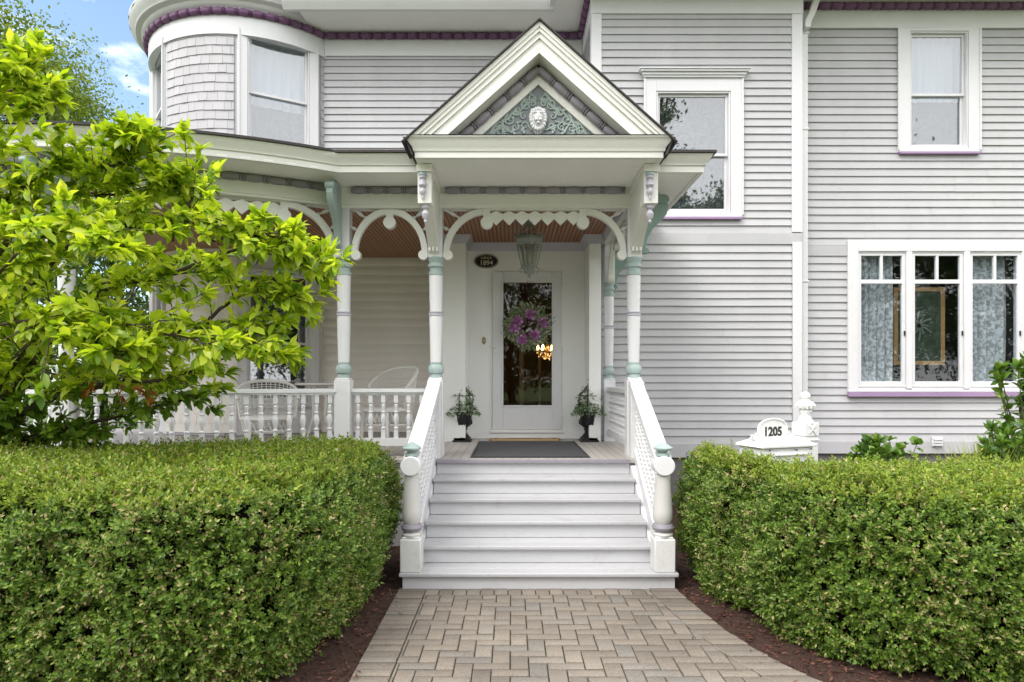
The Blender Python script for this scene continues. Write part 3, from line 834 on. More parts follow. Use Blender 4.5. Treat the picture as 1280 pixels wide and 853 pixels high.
mb.sweep([(XVL0 - .001, Y0), (XVL0 - .001, YV), (XVL1, YV), (XVL1, YD), (XVR0, YD), (XVR0, YV), (XVR1 + .001, YV), (XVR1 + .001, YB)][::-1],
         [(0, CZ - .10), (-.012, CZ - .10), (-.03, CZ - .07), (-.06, CZ - .03), (-.075, CZ), (0, CZ)][::-1])
obj('crown_moulding', mb, M['lilac'], house)
mb = MB(); mb.box(XVL1, XVR0, YD - .03, YD, FZ, FZ + .075); mb.box(dx0 - .03, dx1 + .03, YD - .055, YD, FZ + .077, dz0 - .004)
obj('threshold', mb, M['entry'], house, .006)
# thin casing line
mb = MB(); frame_boxes(mb, dx0 - .014, dx1 + .014, dz0 - .01, dz1 + .014, .012, YD - .012, YD + .02); obj('door_casing', mb, M['entry'], house, .002)
gx0, gx1 = PX(629, 8.12), PX(690, 8.12); gz0, gz1 = PZ(507, 8.12), PZ(353, 8.12)
mb = MB()
for b in [(dx0, gx0, 8.132, 8.175, dz0, dz1), (gx1, dx1, 8.132, 8.175, dz0, dz1), (gx0, gx1, 8.132, 8.175, dz0, gz0), (gx0, gx1, 8.132, 8.175, gz1, dz1)]: mb.box(*b)
door = obj('door', mb, M['white'], house, .004)
mb = MB(); frame_boxes(mb, gx0 - .02, gx1 + .02, gz0 - .02, gz1 + .02, .022, 8.120, 8.134); obj('glazing_bead', mb, M['white'], door, .003)
mb = MB(); mb.box(gx0, gx1, 8.150, 8.156, gz0, gz1); obj('pane', mb, M['doorglass'], door)
mb = MB(); hx = dx0 + .045; mb.box(hx - .02, hx + .02, 8.124, 8.132, 1.98, 2.12); mb.tube([(hx, 8.13, 2.05), (hx, 8.085, 2.05), (hx - .09, 8.08, 2.055)], .009, 8); obj('handle', mb, M['iron_white'], door)
mb = MB()
for zz in (1.1, 2.0, 2.9): mb.box(dx1 - .005, dx1 + .012, 8.118, 8.134, zz - .05, zz + .05)
obj('hinge', mb, M['white'], door)
mb = MB(); bx, bz = PX(604.8, YD), PZ(426, YD)
mb.lathe((bx, YD - .012, bz), (0, 1, 0), [(.012, 0), (.024, .004), (.027, .012)], 20)
for i in range(len(mb.v)): x, y, z = mb.v[i]; mb.v[i] = (x, y, bz + (z - bz) * 1.9)
bell = obj('doorbell', mb, M['brass'], house)
mb = MB(); mb.lathe((bx, YD - .018, bz), (0, 1, 0), [(.006, 0), (.009, .003), (.009, .006)], 12); obj('button', mb, M['ivory'], bell)
# hall
mb = MB()
mb.box(-1.2, 1.6, 13.0, 13.1, FZ, 3.5); mb.box(-.62, -.57, YD + .13, 13.0, FZ, 3.5); mb.box(1.0, 1.05, YD + .13, 13.0, FZ, 3.5); mb.box(-.57, 1.0, YD + .13, 13, FZ - .06, FZ); mb.box(-.57, 1.0, YD + .13, 13, 3.45, 3.5)
obj('hall_wall', mb, M['hall'], house)
# white frame added at the hall end, standing in for a pane reflection
mb = MB(); frame_boxes(mb, .15, .99, 1.0, 2.35, .09, 12.9, 12.97); mb.box(.54, .6, 12.92, 12.97, 1.09, 2.26); mb.box(.24, .9, 12.92, 12.97, 1.62, 1.68)
obj('reflection_frame', mb, M['white'], house, .004)
# chandelier
ch = thing('chandelier', (.60, 10.6, 2.0), 'lit amber crystal chandelier glowing inside hall behind the glass door', 'chandelier')
mb = MB(); cc = Vector((.60, 10.6, 2.13))
mb.tube([cc + Vector((0, 0, 1.33)), cc + Vector((0, 0, .1))], .008, 6); mb.lathe(cc + Vector((0, 0, -.16)), (0, 0, 1), [(.005, 0), (.03, .04), (.015, .08), (.04, .16), (.02, .26)], 10)
for k in range(6):
    a = k * PI / 3; u = Vector((math.cos(a), math.sin(a), 0))
    mb.tube([cc + Vector((0, 0, -.08)), cc + u * .09 + Vector((0, 0, -.13)), cc + u * .16 + Vector((0, 0, -.06)), cc + u * .16 + Vector((0, 0, -.01))], .007, 6)
obj('frame', mb, M['brass'], ch)
for k in range(6):
    a = k * PI / 3; u = Vector((math.cos(a), math.sin(a), 0)); mb = MB()
    mb.lathe(cc + u * .16, (0, 0, 1), [(.008, 0), (.018, .02), (.016, .045), (.003, .085)], 8); obj('bulb', mb, M['bulb'], ch)
mb = MB()
for k in range(60):
    a = random.uniform(0, 2 * PI); r = random.uniform(.03, .19); z = random.uniform(-.16, .12) * (1 - r * 2.5)
    mb.lathe(cc + Vector((r * math.cos(a), r * math.sin(a), z - .04)), (0, 0, 1), [(.001, 0), (.009, .012), (.001, .03)], 5)
obj('crystals', mb, emit('crystal_glow', (1, .5, .16), 1.6), ch)

# ================================================================== PORCH
porch = thing('porch', (0.2, 6.6, 0), 'white turned post porch with gabled entry and red beadboard ceiling wrapping round the turret', 'porch')
PC = (-4.0, 9.93); PR = 4.328; YP = 6.27
XPL, XPR, XP2 = PX(545, YP), PX(792, YP), -1.69
XBK = 1.222; YBK = 7.86
def pp(phi, r=PR): return (PC[0] + r * math.sin(R(phi)), PC[1] - r * math.cos(R(phi)))
PH0 = math.degrees(math.atan2(XP2 - PC[0], PC[1] - YP))
SO = 3.534
# beam path, travelling so that "right of travel" is outward
arc = [PH0 + (-62 - PH0) * i / 44 for i in range(45)]
beam_path = [(XPR, YBK + .15), (XPR, YP)] + [(XP2 + .02, YP)] + [pp(a) for a in arc[1:]]
# direction: right side -> front -> left.  travelling -Y then -X : right-hand side of -Y travel is -X, so flip sign of out
def swp(mb, path, prof, mat=0): mb.sweep(path, [(-o, z) for o, z in prof], mat)
mb = MB()
swp(mb, beam_path, [(-.075, 3.33), (.07, 3.33), (.07, 3.352), (.078, 3.356), (.078, 3.47), (.07, 3.475), (.07, SO + .03), (-.075, SO + .03)])
obj('beam', mb, M['cream'], porch, .003)
mb = MB(); zb = 3.498
fr = lambda p, o: p
def offs(path, d):
    out = []
    n = len(path)
    for i in range(n):
        a = path[max(0, i - 1)]; b = path[min(n - 1, i + 1)]; dx, dy = b[0] - a[0], b[1] - a[1]; l = math.hypot(dx, dy); out.append((path[i][0] - dy / l * d, path[i][1] + dx / l * d))
    return out
beads(mb, [(XPL + .1, YP - .085, zb), (XPR - .1, YP - .085, zb)], .038, .205)
beads(mb, [(XP2 + .1, YP - .085, zb), (XPL - .1, YP - .085, zb)], .038, .205)
beads(mb, [(*pp(a, PR + .085), zb) for a in arc[1:]], .038, .205)
beads(mb, [(XPR + .085, YP + .1, zb), (XPR + .085, YBK, zb)], .038, .205)
obj('bead_moulding', mb, M['mauve'], porch)
# ceiling and soffit
mb = MB()
def fan(pts, z0, z1):
    n = len(pts); mb.add([(x, y, z0) for x, y in pts] + [(x, y, z1) for x, y in pts], [tuple(range(n))[::-1], tuple(range(n, 2 * n))] + [(i, (i + 1) % n, n + (i + 1) % n, n + i) for i in range(n)])
fan([(XPR, Y0 - .01), (XPR, YP), (XP2, YP)] + [pp(a) for a in arc[1:]] + [(PC[0], PC[1])], CZ, CZ + .03)
obj('ceiling', mb, M['ceiling'], porch)
mb = MB(); mb.box(XVR1, XPR - .07, 7.6, 8.04, CZ - .06, CZ - .002); 
swp(mb, [(XPR - .07, YV), (XPR - .07, YP + .08), (XP2 + .05, YP + .08)], [(0, CZ - .06), (-.02, CZ - .06), (-.05, CZ - .002), (0, CZ - .002)])
obj('ceiling_cornice', mb, M['lilac'], porch)
YE = 5.72; RE = PC[1] - 5.08
pe = lambda a: pp(a, RE)
phe = math.degrees(math.acos((PC[1] - YE) / RE))
arce = [phe + (-62 - phe) * i / 44 for i in range(45)]
XE1 = PX(880, YE)
eave_path = [(XE1, YB - .02), (XE1, YE), (pe(phe)[0], YE)] + [pe(a) for a in arce[1:]]
mb = MB()
# soffit: strip between beam and eave
fan([(XE1 - .01, YB - .03), (XE1 - .01, YE + .01), (1.25, YE + .01), (1.25, YP + .05), (XPR + .0, YP + .05), (XPR, YB - .03)], SO, SO + .012)
fan([(-.80, YE + .01), (pe(phe)[0], YE + .01), (XP2 - .01, YP), (-.80, YP + .02)], SO, SO + .012)
nA = 40
for i in range(nA):
    a0 = PH0 + (-62 - PH0) * i / nA; a1 = PH0 + (-62 - PH0) * (i + 1) / nA; e0 = phe + (-62 - phe) * i / nA; e1 = phe + (-62 - phe) * (i + 1) / nA
    fan([pp(a0, PR - .02), pe(e0), pe(e1), pp(a1, PR - .02)], SO, SO + .012)
fan([(-.82, 5.40), (1.28, 5.40), (1.28, YP + .02), (-.82, YP + .02)], SO - .004, SO + .006)
obj('soffit', mb, M['soffit'], porch)
ef = [(-.04, SO - .012), (0, SO - .012), (0, SO + .045), (.015, SO + .05), (.02, SO + .072), (.05, SO + .10), (.062, SO + .125), (.07, SO + .14), (-.04, SO + .14)]
mb = MB(); swp(mb, [eave_path[0], eave_path[1], (1.27, YE)], ef); swp(mb, [(-.82, YE)] + eave_path[2:], ef)
obj('eave_fascia', mb, M['cream'], porch, .002)
# roof of the porch
mb = MB(); ze = SO + .141
def roofstrip(a, b): mb.add([a[0], a[1], b[1], b[0]], [(0, 1, 2, 3)])
eo = [(XE1 + .09, YB, ze), (XE1 + .09, YE - .09, ze), (pe(phe)[0] - .02, YE - .09, ze)] + [(*pp(a, RE + .09), ze) for a in arce[1:]]
inn = [(XB0 + .2, YB - .001, ze + .3), (XB0 + .2, YB - .001, ze + .3), (-2.74, Y0 - .001, 4.2)] + [(*tp(a * .9, TR + .01)[:2], 4.2) for a in arce[1:]]
th = .022
for i in range(len(eo) - 1):
    A, B, C_, D = eo[i], eo[i + 1], inn[i + 1], inn[i]
    up = lambda p: (p[0], p[1], p[2] + th)
    mb.add([A, B, C_, D, up(A), up(B), up(C_), up(D)], [(0, 1, 2, 3), (4, 7, 6, 5), (0, 4, 5, 1)])
mb.add([(-2.74, Y0 - .001, 4.2), (XB0 + .2, YB - .001, ze + .3), (XB0 + .2, Y0, 4.2)], [(0, 1, 2)])
obj('roof', mb, M['roof'], porch)

# ---- entry gable
GX = .232; ZA = 4.655; ZB = 3.69; TN = .893
fg = lambda u, v, w: (GX + u, w, v)
def chevron(mb, d0, d1, y0, y1, zb=ZB, mat=0):
    a0, a1 = ZA - d0, ZA - d1
    for s in (1, -1):
        mb.prism([(0, a0), (s * (a0 - zb) / TN, zb), (s * (a1 - zb) / TN, zb), (0, a1)], fg, y0, y1, mat)
mb = MB(); chevron(mb, 0, .045, 5.272, 5.36); chevron(mb, .043, .075, 5.284, 5.36); chevron(mb, .073, .084, 5.278, 5.36); chevron(mb, .082, .125, 5.294, 5.36); chevron(mb, .123, .136, 5.288, 5.36); chevron(mb, .134, .256, 5.305, 5.36)
obj('rake_board', mb, M['cream'], porch, .003)
mb = MB(); chevron(mb, .24, .256, 5.36, 5.50)
obj('rake_soffit', mb, M['cream'], porch)
mb = MB()
for s in (1, -1):
    za = ZA - .256 - .058
    beads(mb, [(GX, 5.465, za), (GX + s * (za - 3.70) / TN, 5.465, 3.70)], .037, .20)
obj('bead_moulding', mb, M['mauve'], porch, 0, 'mauve bead moulding under the gable rake')
mb = MB(); chevron(mb, .300, .438, 5.485, 5.53); obj('gable_trim', mb, M['cream'], porch, .003)
mb = MB(); a = ZA - .40; hw = (a - ZB) / TN; mb.prism([(-hw, ZB), (hw, ZB), (0, a)], fg, 5.512, 5.60)
gt = obj('tympanum', mb, M['tymp'], porch)
# scrolls
mb = MB()
def spiral(cx, cz, r, turns, a0, sgn, tail=None, rad=.0085):
    pts = []
    n = int(18 * turns) + 2
    for i in range(n):
        t = i / (n - 1); q = r * (1 - t * .86); a = a0 + sgn * t * turns * 2 * PI
        pts.append((GX + cx + q * math.cos(a), 5.507, cz + q * math.sin(a)))
    if tail: pts = [(GX + tail[0], 5.507, tail[1])] + pts
    mb.tube(pts, [rad * (1.15 - .6 * i / len(pts)) for i in range(len(pts))], 6)
def leaflet(cx, cz, a, l, w=.014):
    p = [(cx, cz), (cx + .5 * l * math.cos(a) - w * math.sin(a), cz + .5 * l * math.sin(a) + w * math.cos(a)), (cx + l * math.cos(a), cz + l * math.sin(a)), (cx + .5 * l * math.cos(a) + w * math.sin(a), cz + .5 * l * math.sin(a) - w * math.cos(a))]
    mb.prism(p, fg, 5.500, 5.513)
zb0 = 3.76
az = ZA - .438
for s in (1, -1):
    for k in range(7):
        t = (k + .6) / 7.2
        ex = (az - zb0) / TN * (1 - t); ez = zb0 + (az - zb0) * t
        q = .052 if k % 2 == 0 else .040
        cx = (ex - q * 1.5); cz = ez - q * .2
        if cx < .03: continue
        spiral(s * cx, cz, q, 1.45, (0 if s > 0 else PI) + .6 * s * k, s if k % 2 else -s, (s * (cx + .10), cz - .09))
        for m in range(3): leaflet(s * (cx + random.uniform(-.02, .05)), cz + random.uniform(-.05, .05), random.uniform(0, 6.28), random.uniform(.03, .05))
    for k in range(4):
        cx = .12 + k * .085; cz = zb0 + .10 - .012 * k
        spiral(s * cx, cz, .036, 1.3, k * 1.3, s * (1 if k % 2 else -1), (s * (cx - .06), cz + (.05 if k % 2 else -.04)))
        leaflet(s * (cx + .03), cz - .05, PI / 2 + s * .6, .045); leaflet(s * cx, cz - .07, PI / 2 - s * .4, .04)
    spiral(s * .05, az - .16, .03, 1.2, PI / 2, s); spiral(s * .13, az - .27, .032, 1.2, PI / 2, -s)
    for k in range(10): leaflet(s * (.03 + .05 * k), zb0 - .01, PI / 2 + random.uniform(-.6, .6), .035, .011)
obj('scroll_ornament', mb, M['scroll'], gt)
# lion mask
mb = MB(); lz = PZ(148.5, 5.5); lx = PX(672.5, 5.5)
def blob(c, r, mat=0, seg=10):
    vs = []; fs = []; n = 8
    for i in range(n + 1):
        a = PI * i / n
        for k in range(seg):
            b = 2 * PI * k / seg; vs.append((c[0] + r[0] * math.sin(a) * math.cos(b), c[1] + r[1] * math.cos(a), c[2] + r[2] * math.sin(a) * math.sin(b)))
    for i in range(n):
        for k in range(seg): fs.append((i * seg + k, i * seg + (k + 1) % seg, (i + 1) * seg + (k + 1) % seg, (i + 1) * seg + k))
    mb.add(vs, fs, mat, True)
LYY = 5.50
blob((lx, LYY, lz - .005), (.072, .035, .095))
for k in range(20):
    a = 2 * PI * k / 20 + PI / 2; rx, rz = .064, .078
    q = 1.25 if math.sin(a) < -.5 else 1
    blob((lx + rx * math.cos(a), LYY - .012, lz + rz * math.sin(a) * q), (.02, .022, .024), 0, 7)
for k in range(14):
    a = PI + PI * (k + .5) / 14
    mb.tube([(lx + .05 * math.cos(a), LYY - .015, lz - .03 + .06 * math.sin(a)), (lx + .066 * math.cos(a), LYY - .004, lz - .05 + .095 * math.sin(a))], [.011, .002], 5)
blob((lx, LYY - .035, lz + .004), (.045, .022, .056)); blob((lx, LYY - .052, lz - .004), (.013, .016, .034)); blob((lx - .016, LYY - .052, lz - .028), (.019, .015, .015)); blob((lx + .016, LYY - .052, lz - .028), (.019, .015, .015)); blob((lx, LYY - .046, lz - .052), (.018, .014, .013))
blob((lx - .024, LYY - .05, lz + .034), (.02, .012, .008)); blob((lx + .024, LYY - .05, lz + .034), (.02, .012, .008))
blob((lx - .052, LYY - .02, lz + .062), (.015, .015, .017)); blob((lx + .052, LYY - .02, lz + .062), (.015, .015, .017))
lion = obj('lion_mask', mb, M['white'], gt)
mb = MB(); blob((lx - .022, LYY - .054, lz + .019), (.009, .006, .005)); blob((lx + .022, LYY - .054, lz + .019), (.009, .006, .005)); blob((lx, LYY - .058, lz - .042), (.015, .006, .003))
# horizontal cornice at the gable foot
mb = MB()
gp_ = [(-.05, SO - .012), (0, SO - .012), (0, SO + .035), (.012, SO + .042), (.02, SO + .075), (.05, SO + .11), (.06, SO + .135), (.072, SO + .142), (.072, SO + .155), (-.05, SO + .155)]
swp(mb, [(GX + 1.066, 5.85), (GX + 1.066, 5.345), (GX - 1.066, 5.345), (GX - 1.066, 5.85)], gp_)
obj('cornice', mb, M['cream'], porch, .002)
mb = MB()
chevron(mb, -.016, -.001, 5.25, 7.9, ZB - .06)
for s in (1, -1):   # dark drip edge turning down at the eave corners
    mb.prism([(s * 1.14, ZB - .004), (s * 1.162, ZB - .008), (s * 1.14, ZB - .03), (s * 1.09, ZB - .155), (s * 1.07, ZB - .155), (s * 1.12, ZB - .04)], fg, 5.30, 5.9)
mb.add([(GX - 1.14, 5.262, ZB + .001), (GX + 1.14, 5.262, ZB + .001), (GX + 1.14, 5.52, ZB + .06), (GX - 1.14, 5.52, ZB + .06)], [(0, 1, 2, 3)])
obj('gable_roof', mb, M['roof'], porch)

# ---- posts
def post(x, y, small=1.0, sq=True, zb=FZ):
    mb = MB(); r = .0625 * small
    mb.lathe((x, y, 0), (0, 0, 1), [(r * .86, 1.74), (r * .9, 1.80), (r * 1.06, 2.2), (r * 1.06, 2.262), (r * .98, 2.30), (r * 1.02, 2.35), (r * 1.10, 2.60), (r * 1.1, 2.672)], 20)
    if sq: mb.box(x - r * 1.12, x + r * 1.12, y - r * 1.12, y + r * 1.12, 2.84, 3.335)
    p = obj('post', mb, M['white'], porch, .003)
    mb = MB(); mb.lathe((x, y, 0), (0, 0, 1), [(r * 1.0, 2.66), (r * 1.2, 2.668), (r * 1.2, 2.70), (r * 1.0, 2.708), (r * 1.02, 2.735), (r * 1.28, 2.75), (r * 1.28, 2.775), (r * 1.05, 2.785), (r * 1.12, 2.81), (r * 1.3, 2.83), (r * 1.3, 2.845)], 20)
    obj('capital', mb, M['teal'], p)
    mb = MB(); mb.lathe((x, y, 0), (0, 0, 1), [(r * .98, 2.255), (r * 1.17, 2.262), (r * 1.17, 2.278), (r * 1.0, 2.285), (r * 1.17, 2.29), (r * 1.17, 2.300), (r * .98, 2.306)], 20)
    obj('ring', mb, M['lilac'], p)
    mb = MB(); mb.lathe((x, y, 0), (0, 0, 1), [(r * .98, 1.635), (r * 1.0, 1.665), (r * .9, 1.675), (r * 1.2, 1.69), (r * 1.3, 1.72), (r * 1.22, 1.755), (r * .9, 1.775), (r * .95, 1.785), (r * .88, 1.80)], 20)
    obj('base_ring', mb, M['teal'], p)
    mb = MB(); b = .078 * small; mb.box(x - b, x + b, y - b, y + b, zb, 1.62); mb.box(x - b * .9, x + b * .9, y - b * .9, y + b * .9, 1.62, 1.638)
    obj('base_block', mb, M['white'], p, .006)
    return p
posts = [(XPL, YP), (XPR, YP), (XP2, YP), pp(0), pp(-PH0)]
for q in posts: post(*q)
post(XBK, YBK, .9)

# ---- fretwork
def straight(A, B):
    A = Vector((*A, 0)); B = Vector((*B, 0)); d = (B - A).normalized(); nrm = Vector((d.y, -d.x, 0)); l = (B - A).length
    return (lambda u, v, w: tuple(A + d * u - nrm * w + Vector((0, 0, v)))), l
def arcmap(pa, pb):
    l = R(abs(pb - pa)) * PR; sg = 1 if pb > pa else -1
    return (lambda u, v, w: (*pp(pa + sg * math.degrees(u / PR), PR - w), v)), l
def circ(cx, cz, r, n=18): return [(cx + r * math.cos(2 * PI * i / n), cz + r * math.sin(2 * PI * i / n)) for i in range(n)]
ZT = 3.33; ZL = 2.855
def spin(mb, fn, a, b, r=.021):
    a = Vector(fn(a[0], a[1], 0)); b = Vector(fn(b[0], b[1], 0)); d = b - a; l = d.length
    prof = [(.5, 0), (1, .06), (.5, .14), (.35, .2), (.75, .34), (1, .5), (.75, .64), (.35, .78), (.9, .86), (.5, 1)]
    mb.lathe(a, d, [(r * q, l * t) for q, t in prof], 7)
def fret(fn, l, pad=.07, arch=.43, valance=True):
    mb = MB(); W0, W1 = -.028, .028; bw = .062
    u0, u1 = pad, l - pad
    if not valance: arch = (u1 - u0) / 2
    ht = ZT - ZL - .045
    spm = []
    for s in (1, -1):
        U = (lambda q, s=s: u0 + q if s > 0 else u1 - q)
        line = []
        for i in range(19):
            t = PI / 2 * i / 18
            line.append((U(.035 + arch - .035 - (arch - .035) * math.cos(t)), ZL + .03 + (ht - .005) * math.sin(t)))
        mb.ribbon(line, bw, fn, W0, W1)
        mb.prism(circ(U(.05), ZL + .015, .05), fn, W0 - .006, W1 + .006)
        if valance or s > 0:
            ce = U(arch) if valance else (u0 + u1) / 2
            mb.prism(circ(ce, ZT - .135, .062), fn, W0 - .007, W1 + .007)
            mb.prism([(ce - .035, ZT - .12), (ce + .035, ZT - .12), (ce + .035, ZT + .004), (ce - .035, ZT + .004)], fn, W0 - .003, W1 + .003)
        for (t0, ang) in ((.42, 0), (.72, 1), (.98, 2)):
            t = PI / 2 * t0 * .8; p0 = (U(arch - (arch - .035) * math.cos(t)) , ZL + .03 + ht * math.sin(t))
            p0 = (U(arch - (arch - .035) * math.cos(t) - .02), p0[1] + .02)
            tgt = [(U(-.005), ZL + .30), (U(.02), ZT), (U(.24), ZT + .01)][ang]
            if not valance and ang == 2: tgt = (U(.19), ZT + .01)
            spm.append((p0, tgt))
    if valance:
        ua, ub = u0 + arch + .03, u1 - arch - .03
        nT = max(3, round((ub - ua) / .135)); w = (ub - ua) / nT
        top, lo = ZT - .045, ZT - .155
        for i in range(nT):
            a = ua + i * w
            mb.prism([(a, top - .0), (a + w * .5, top + .028), (a + w, top), (a + w, lo + .06), (a + w * .5, lo - .004), (a, lo + .06)], fn, W0 + .012, W1 - .012)
        mb.prism([(ua - .02, ZT - .012), (ub + .02, ZT - .012), (ub + .02, ZT + .003), (ua - .02, ZT + .003)], fn, W0, W1)
    fo = obj('fretwork', mb, M['cream'], porch, .003)
    for a, b in spm:
        mb = MB(); spin(mb, fn, a, b); obj('fret_spindle', mb, M['white'], fo)
fn, l = straight((XPL, YP), (XPR, YP)); fret(fn, l, .07, .44)
fn, l = straight((XP2, YP), (XPL, YP)); fret(fn, l, .075, 0, False)
fn, l = arcmap(0, PH0); fret(fn, l, .07, .50)
fn, l = arcmap(-PH0, 0); fret(fn, l, .07, .50)
fn, l = straight((XPR, YP), (XBK, YBK)); fret(fn, l, .07, .50)

# ---- entry brackets (project forward from the two front posts)
def entry_bracket(x):
    mb = MB(); fy = lambda u, v, w: (x + w, u, v)
    Yf = 5.52
    pts_o = []; pts_i = []
    for i in range(15):
        t = i / 14
        pts_o.append((YP - .07 - .47 * math.sin(t * PI / 2) ** 1.3 , 2.86 + .40 * t + .03 * math.sin(t * PI)))
    poly_ = [(YP - .06, 2.86)] + pts_o + [(Yf + .17, SO - .01), (YP - .06, SO - .01)]
    mb.prism(poly_, fy, -.052, .052)
    mb.box(x - .07, x + .07, Yf - .02, YP - .05, SO - .075, SO - .008)
    mb.box(x - .062, x + .062, Yf + .005, Yf + .15, PZ(254, Yf), SO - .075)
    for k in range(3): mb.box(x - .05 + .036 * k, x - .05 + .036 * k + .022, YP - .135, YP - .06, 2.88 + .008, 3.16)
    b = obj('entry_bracket', mb, M['cream'], porch, .004)
    mb = MB(); zt = 3.43
    pr = [(.012, 0), (.030, -.008), (.030, -.03), (.014, -.04), (.034, -.075), (.036, -.095), (.014, -.115), (.030, -.14), (.028, -.16), (.01, -.185), (.014, -.2), (.003, -.225)]
    mb.lathe((x - .015, Yf - .012, zt), (0, 0, 1), pr, 14)
    obj('drop_finial', mb, M['lilac'], b)
    mb = MB(); mb.lathe((x - .015, Yf - .012, zt), (0, 0, 1), [(.014, .02), (.036, .014), (.036, -.006), (.014, -.012)], 14); obj('finial_cap', mb, M['teal'], b)
    mb = MB(); mb.lathe((x + .0, Yf + .06, PZ(254, Yf)), (0, 0, 1), [(.02, .01), (.034, 0), (.034, -.03), (.016, -.045), (.036, -.08), (.03, -.11), (.012, -.135), (.016, -.15), (.003, -.17)], 14)
    obj('drop_finial', mb, M['lilac'], b)
entry_bracket(XPL - .01); entry_bracket(XPR + .01)
# ---- flat S-scroll brackets
def scroll_bracket(fn, h0=PZ(318, YP), h1=SO - .01, mat='green', th=.022):
    mb = MB(); H = h1 - h0
    line = [(.02, 0), (.03, .10), (.05, .25), (.09, .40), (.16, .52), (.20, .62), (.215, .74), (.20, .85), (.15, .94), (.10, 1.0)]
    poly_ = [(u, h0 + v * H) for u, v in line] + [(0.0, h0 + H), (0.0, h0 + .05 * H), (-.0, h0)]
    mb.prism(poly_, fn, -th, th); mb.prism(circ(.17, h1 - .15 * H, .05), fn, -th - .012, th + .012)
    mb.prism(circ(.03, h0 + .03, .028), fn, -th - .006, th + .006)
    return obj('scroll_bracket', mb, M[mat], porch, .004)
scroll_bracket(lambda u, v, w: (XPR + .078 + u * 1.25, YP + w, v))
scroll_bracket(lambda u, v, w: (XBK + .06 + u * .8, YBK + w, v), PZ(362, YBK), 3.3)
scroll_bracket(lambda u, v, w: (XP2 - .03 + w + u * .12, YP - .08 - u * 1.9, v), 2.92, SO - .01, 'teal', .03)
for a in (0, -PH0):
    dx, dy = math.sin(R(a)), -math.cos(R(a)); c = pp(a, PR + .08)
    scroll_bracket(lambda u, v, w, c=c, dx=dx, dy=dy: (c[0] + dx * u * 1.9 - dy * w, c[1] + dy * u * 1.9 + dx * w, v), 2.92, SO - .01, 'teal', .03)

# ---- floor and skirt
mb = MB()
RF = PR + .20
phf = math.degrees(math.acos((PC[1] - 6.04) / RF))
fl = [(1.34, YB), (1.34, 6.04), (pp(phf, RF)[0], 6.04)] + [pp(phf + (-62 - phf) * i / 40, RF) for i in range(1, 41)] + [(PC[0] - 3, PC[1])] + [(-.8, Y0)]
fan(fl, FZ - .04, FZ); obj('floor', mb, M['deck'], porch, .006)
mb = MB()
fan([(x + (0 if i else -.0), y + .02) for i, (x, y) in enumerate([(1.28, YB), (1.28, 6.06), (-1.6, 6.06), (-1.6, 6.20), (1.2, 6.20), (1.2, YB)])], 0, FZ - .045)
swp(mb, [pp(phf + (-62 - phf) * i / 40, RF - .12) for i in range(41)], [(-.06, 0), (.0, 0), (.0, FZ - .045), (-.06, FZ - .045)])
obj('skirt', mb, M['siding'], porch)
# ---- railing
mbp = MB(); RZ0, RZ1 = 1.035, 1.475
hgt = RZ1 - RZ0
prof = [(.017, 0), (.017, .012)]
mb = MB(); mb.box(-.0205, .0205, -.0205, .0205, 0, .085); mb.box(-.0205, .0205, -.0205, .0205, hgt - .085, hgt)
mb.lathe((0, 0, 0), (0, 0, 1), [(.016, .085), (.026, .095), (.026, .105), (.015, .115), (.018, .14), (.029, .19), (.027, .215), (.016, .25), (.024, .258), (.024, .266), (.016, .275), (.02, .31), (.022, .33), (.014, hgt - .098), (.016, hgt - .085)], 12)
BAL = mb.mesh('baluster', [M['white']])
def railing(fn, l, n, pad=.08):
    segs = 1 if l < 1.5 else 16
    mb = MB()
    def pr(u0, u1, w0, w1, z0, z1):
        for i in range(segs):
            a = u0 + (u1 - u0) * i / segs; b = u0 + (u1 - u0) * (i + 1) / segs
            mb.add([fn(a, z0, w0), fn(b, z0, w0), fn(b, z0, w1), fn(a, z0, w1), fn(a, z1, w0), fn(b, z1, w0), fn(b, z1, w1), fn(a, z1, w1)], [(0, 3, 2, 1), (4, 5, 6, 7), (0, 1, 5, 4), (2, 3, 7, 6)])
    pr(pad, l - pad, -.042, .042, RZ1 + .02, RZ1 + .058); pr(pad, l - pad, -.028, .028, RZ1, RZ1 + .02)
    top = obj('handrail', mb, M['white'], porch)
    mb = MB(); pr(pad, l - pad, -.04, .04, RZ0 - .075, RZ0); obj('bottom_rail', mb, M['white'], porch)
    for i in range(n):
        u = pad + (l - 2 * pad) * (i + .5) / n
        o = bpy.data.objects.new('baluster', BAL); COL.objects.link(o)
        o.location = fn(u, RZ0, 0); p2 = fn(u + .01, RZ0, 0); o.rotation_euler = (0, 0, math.atan2(p2[1] - o.location[1], p2[0] - o.location[0]))
        attach(o, porch)
fn, l = straight((XP2, YP), (XPL, YP)); railing(fn, l, 6)
fn, l = arcmap(0, PH0); railing(fn, l, 18)
fn, l = arcmap(-PH0, 0); railing(fn, l, 18)
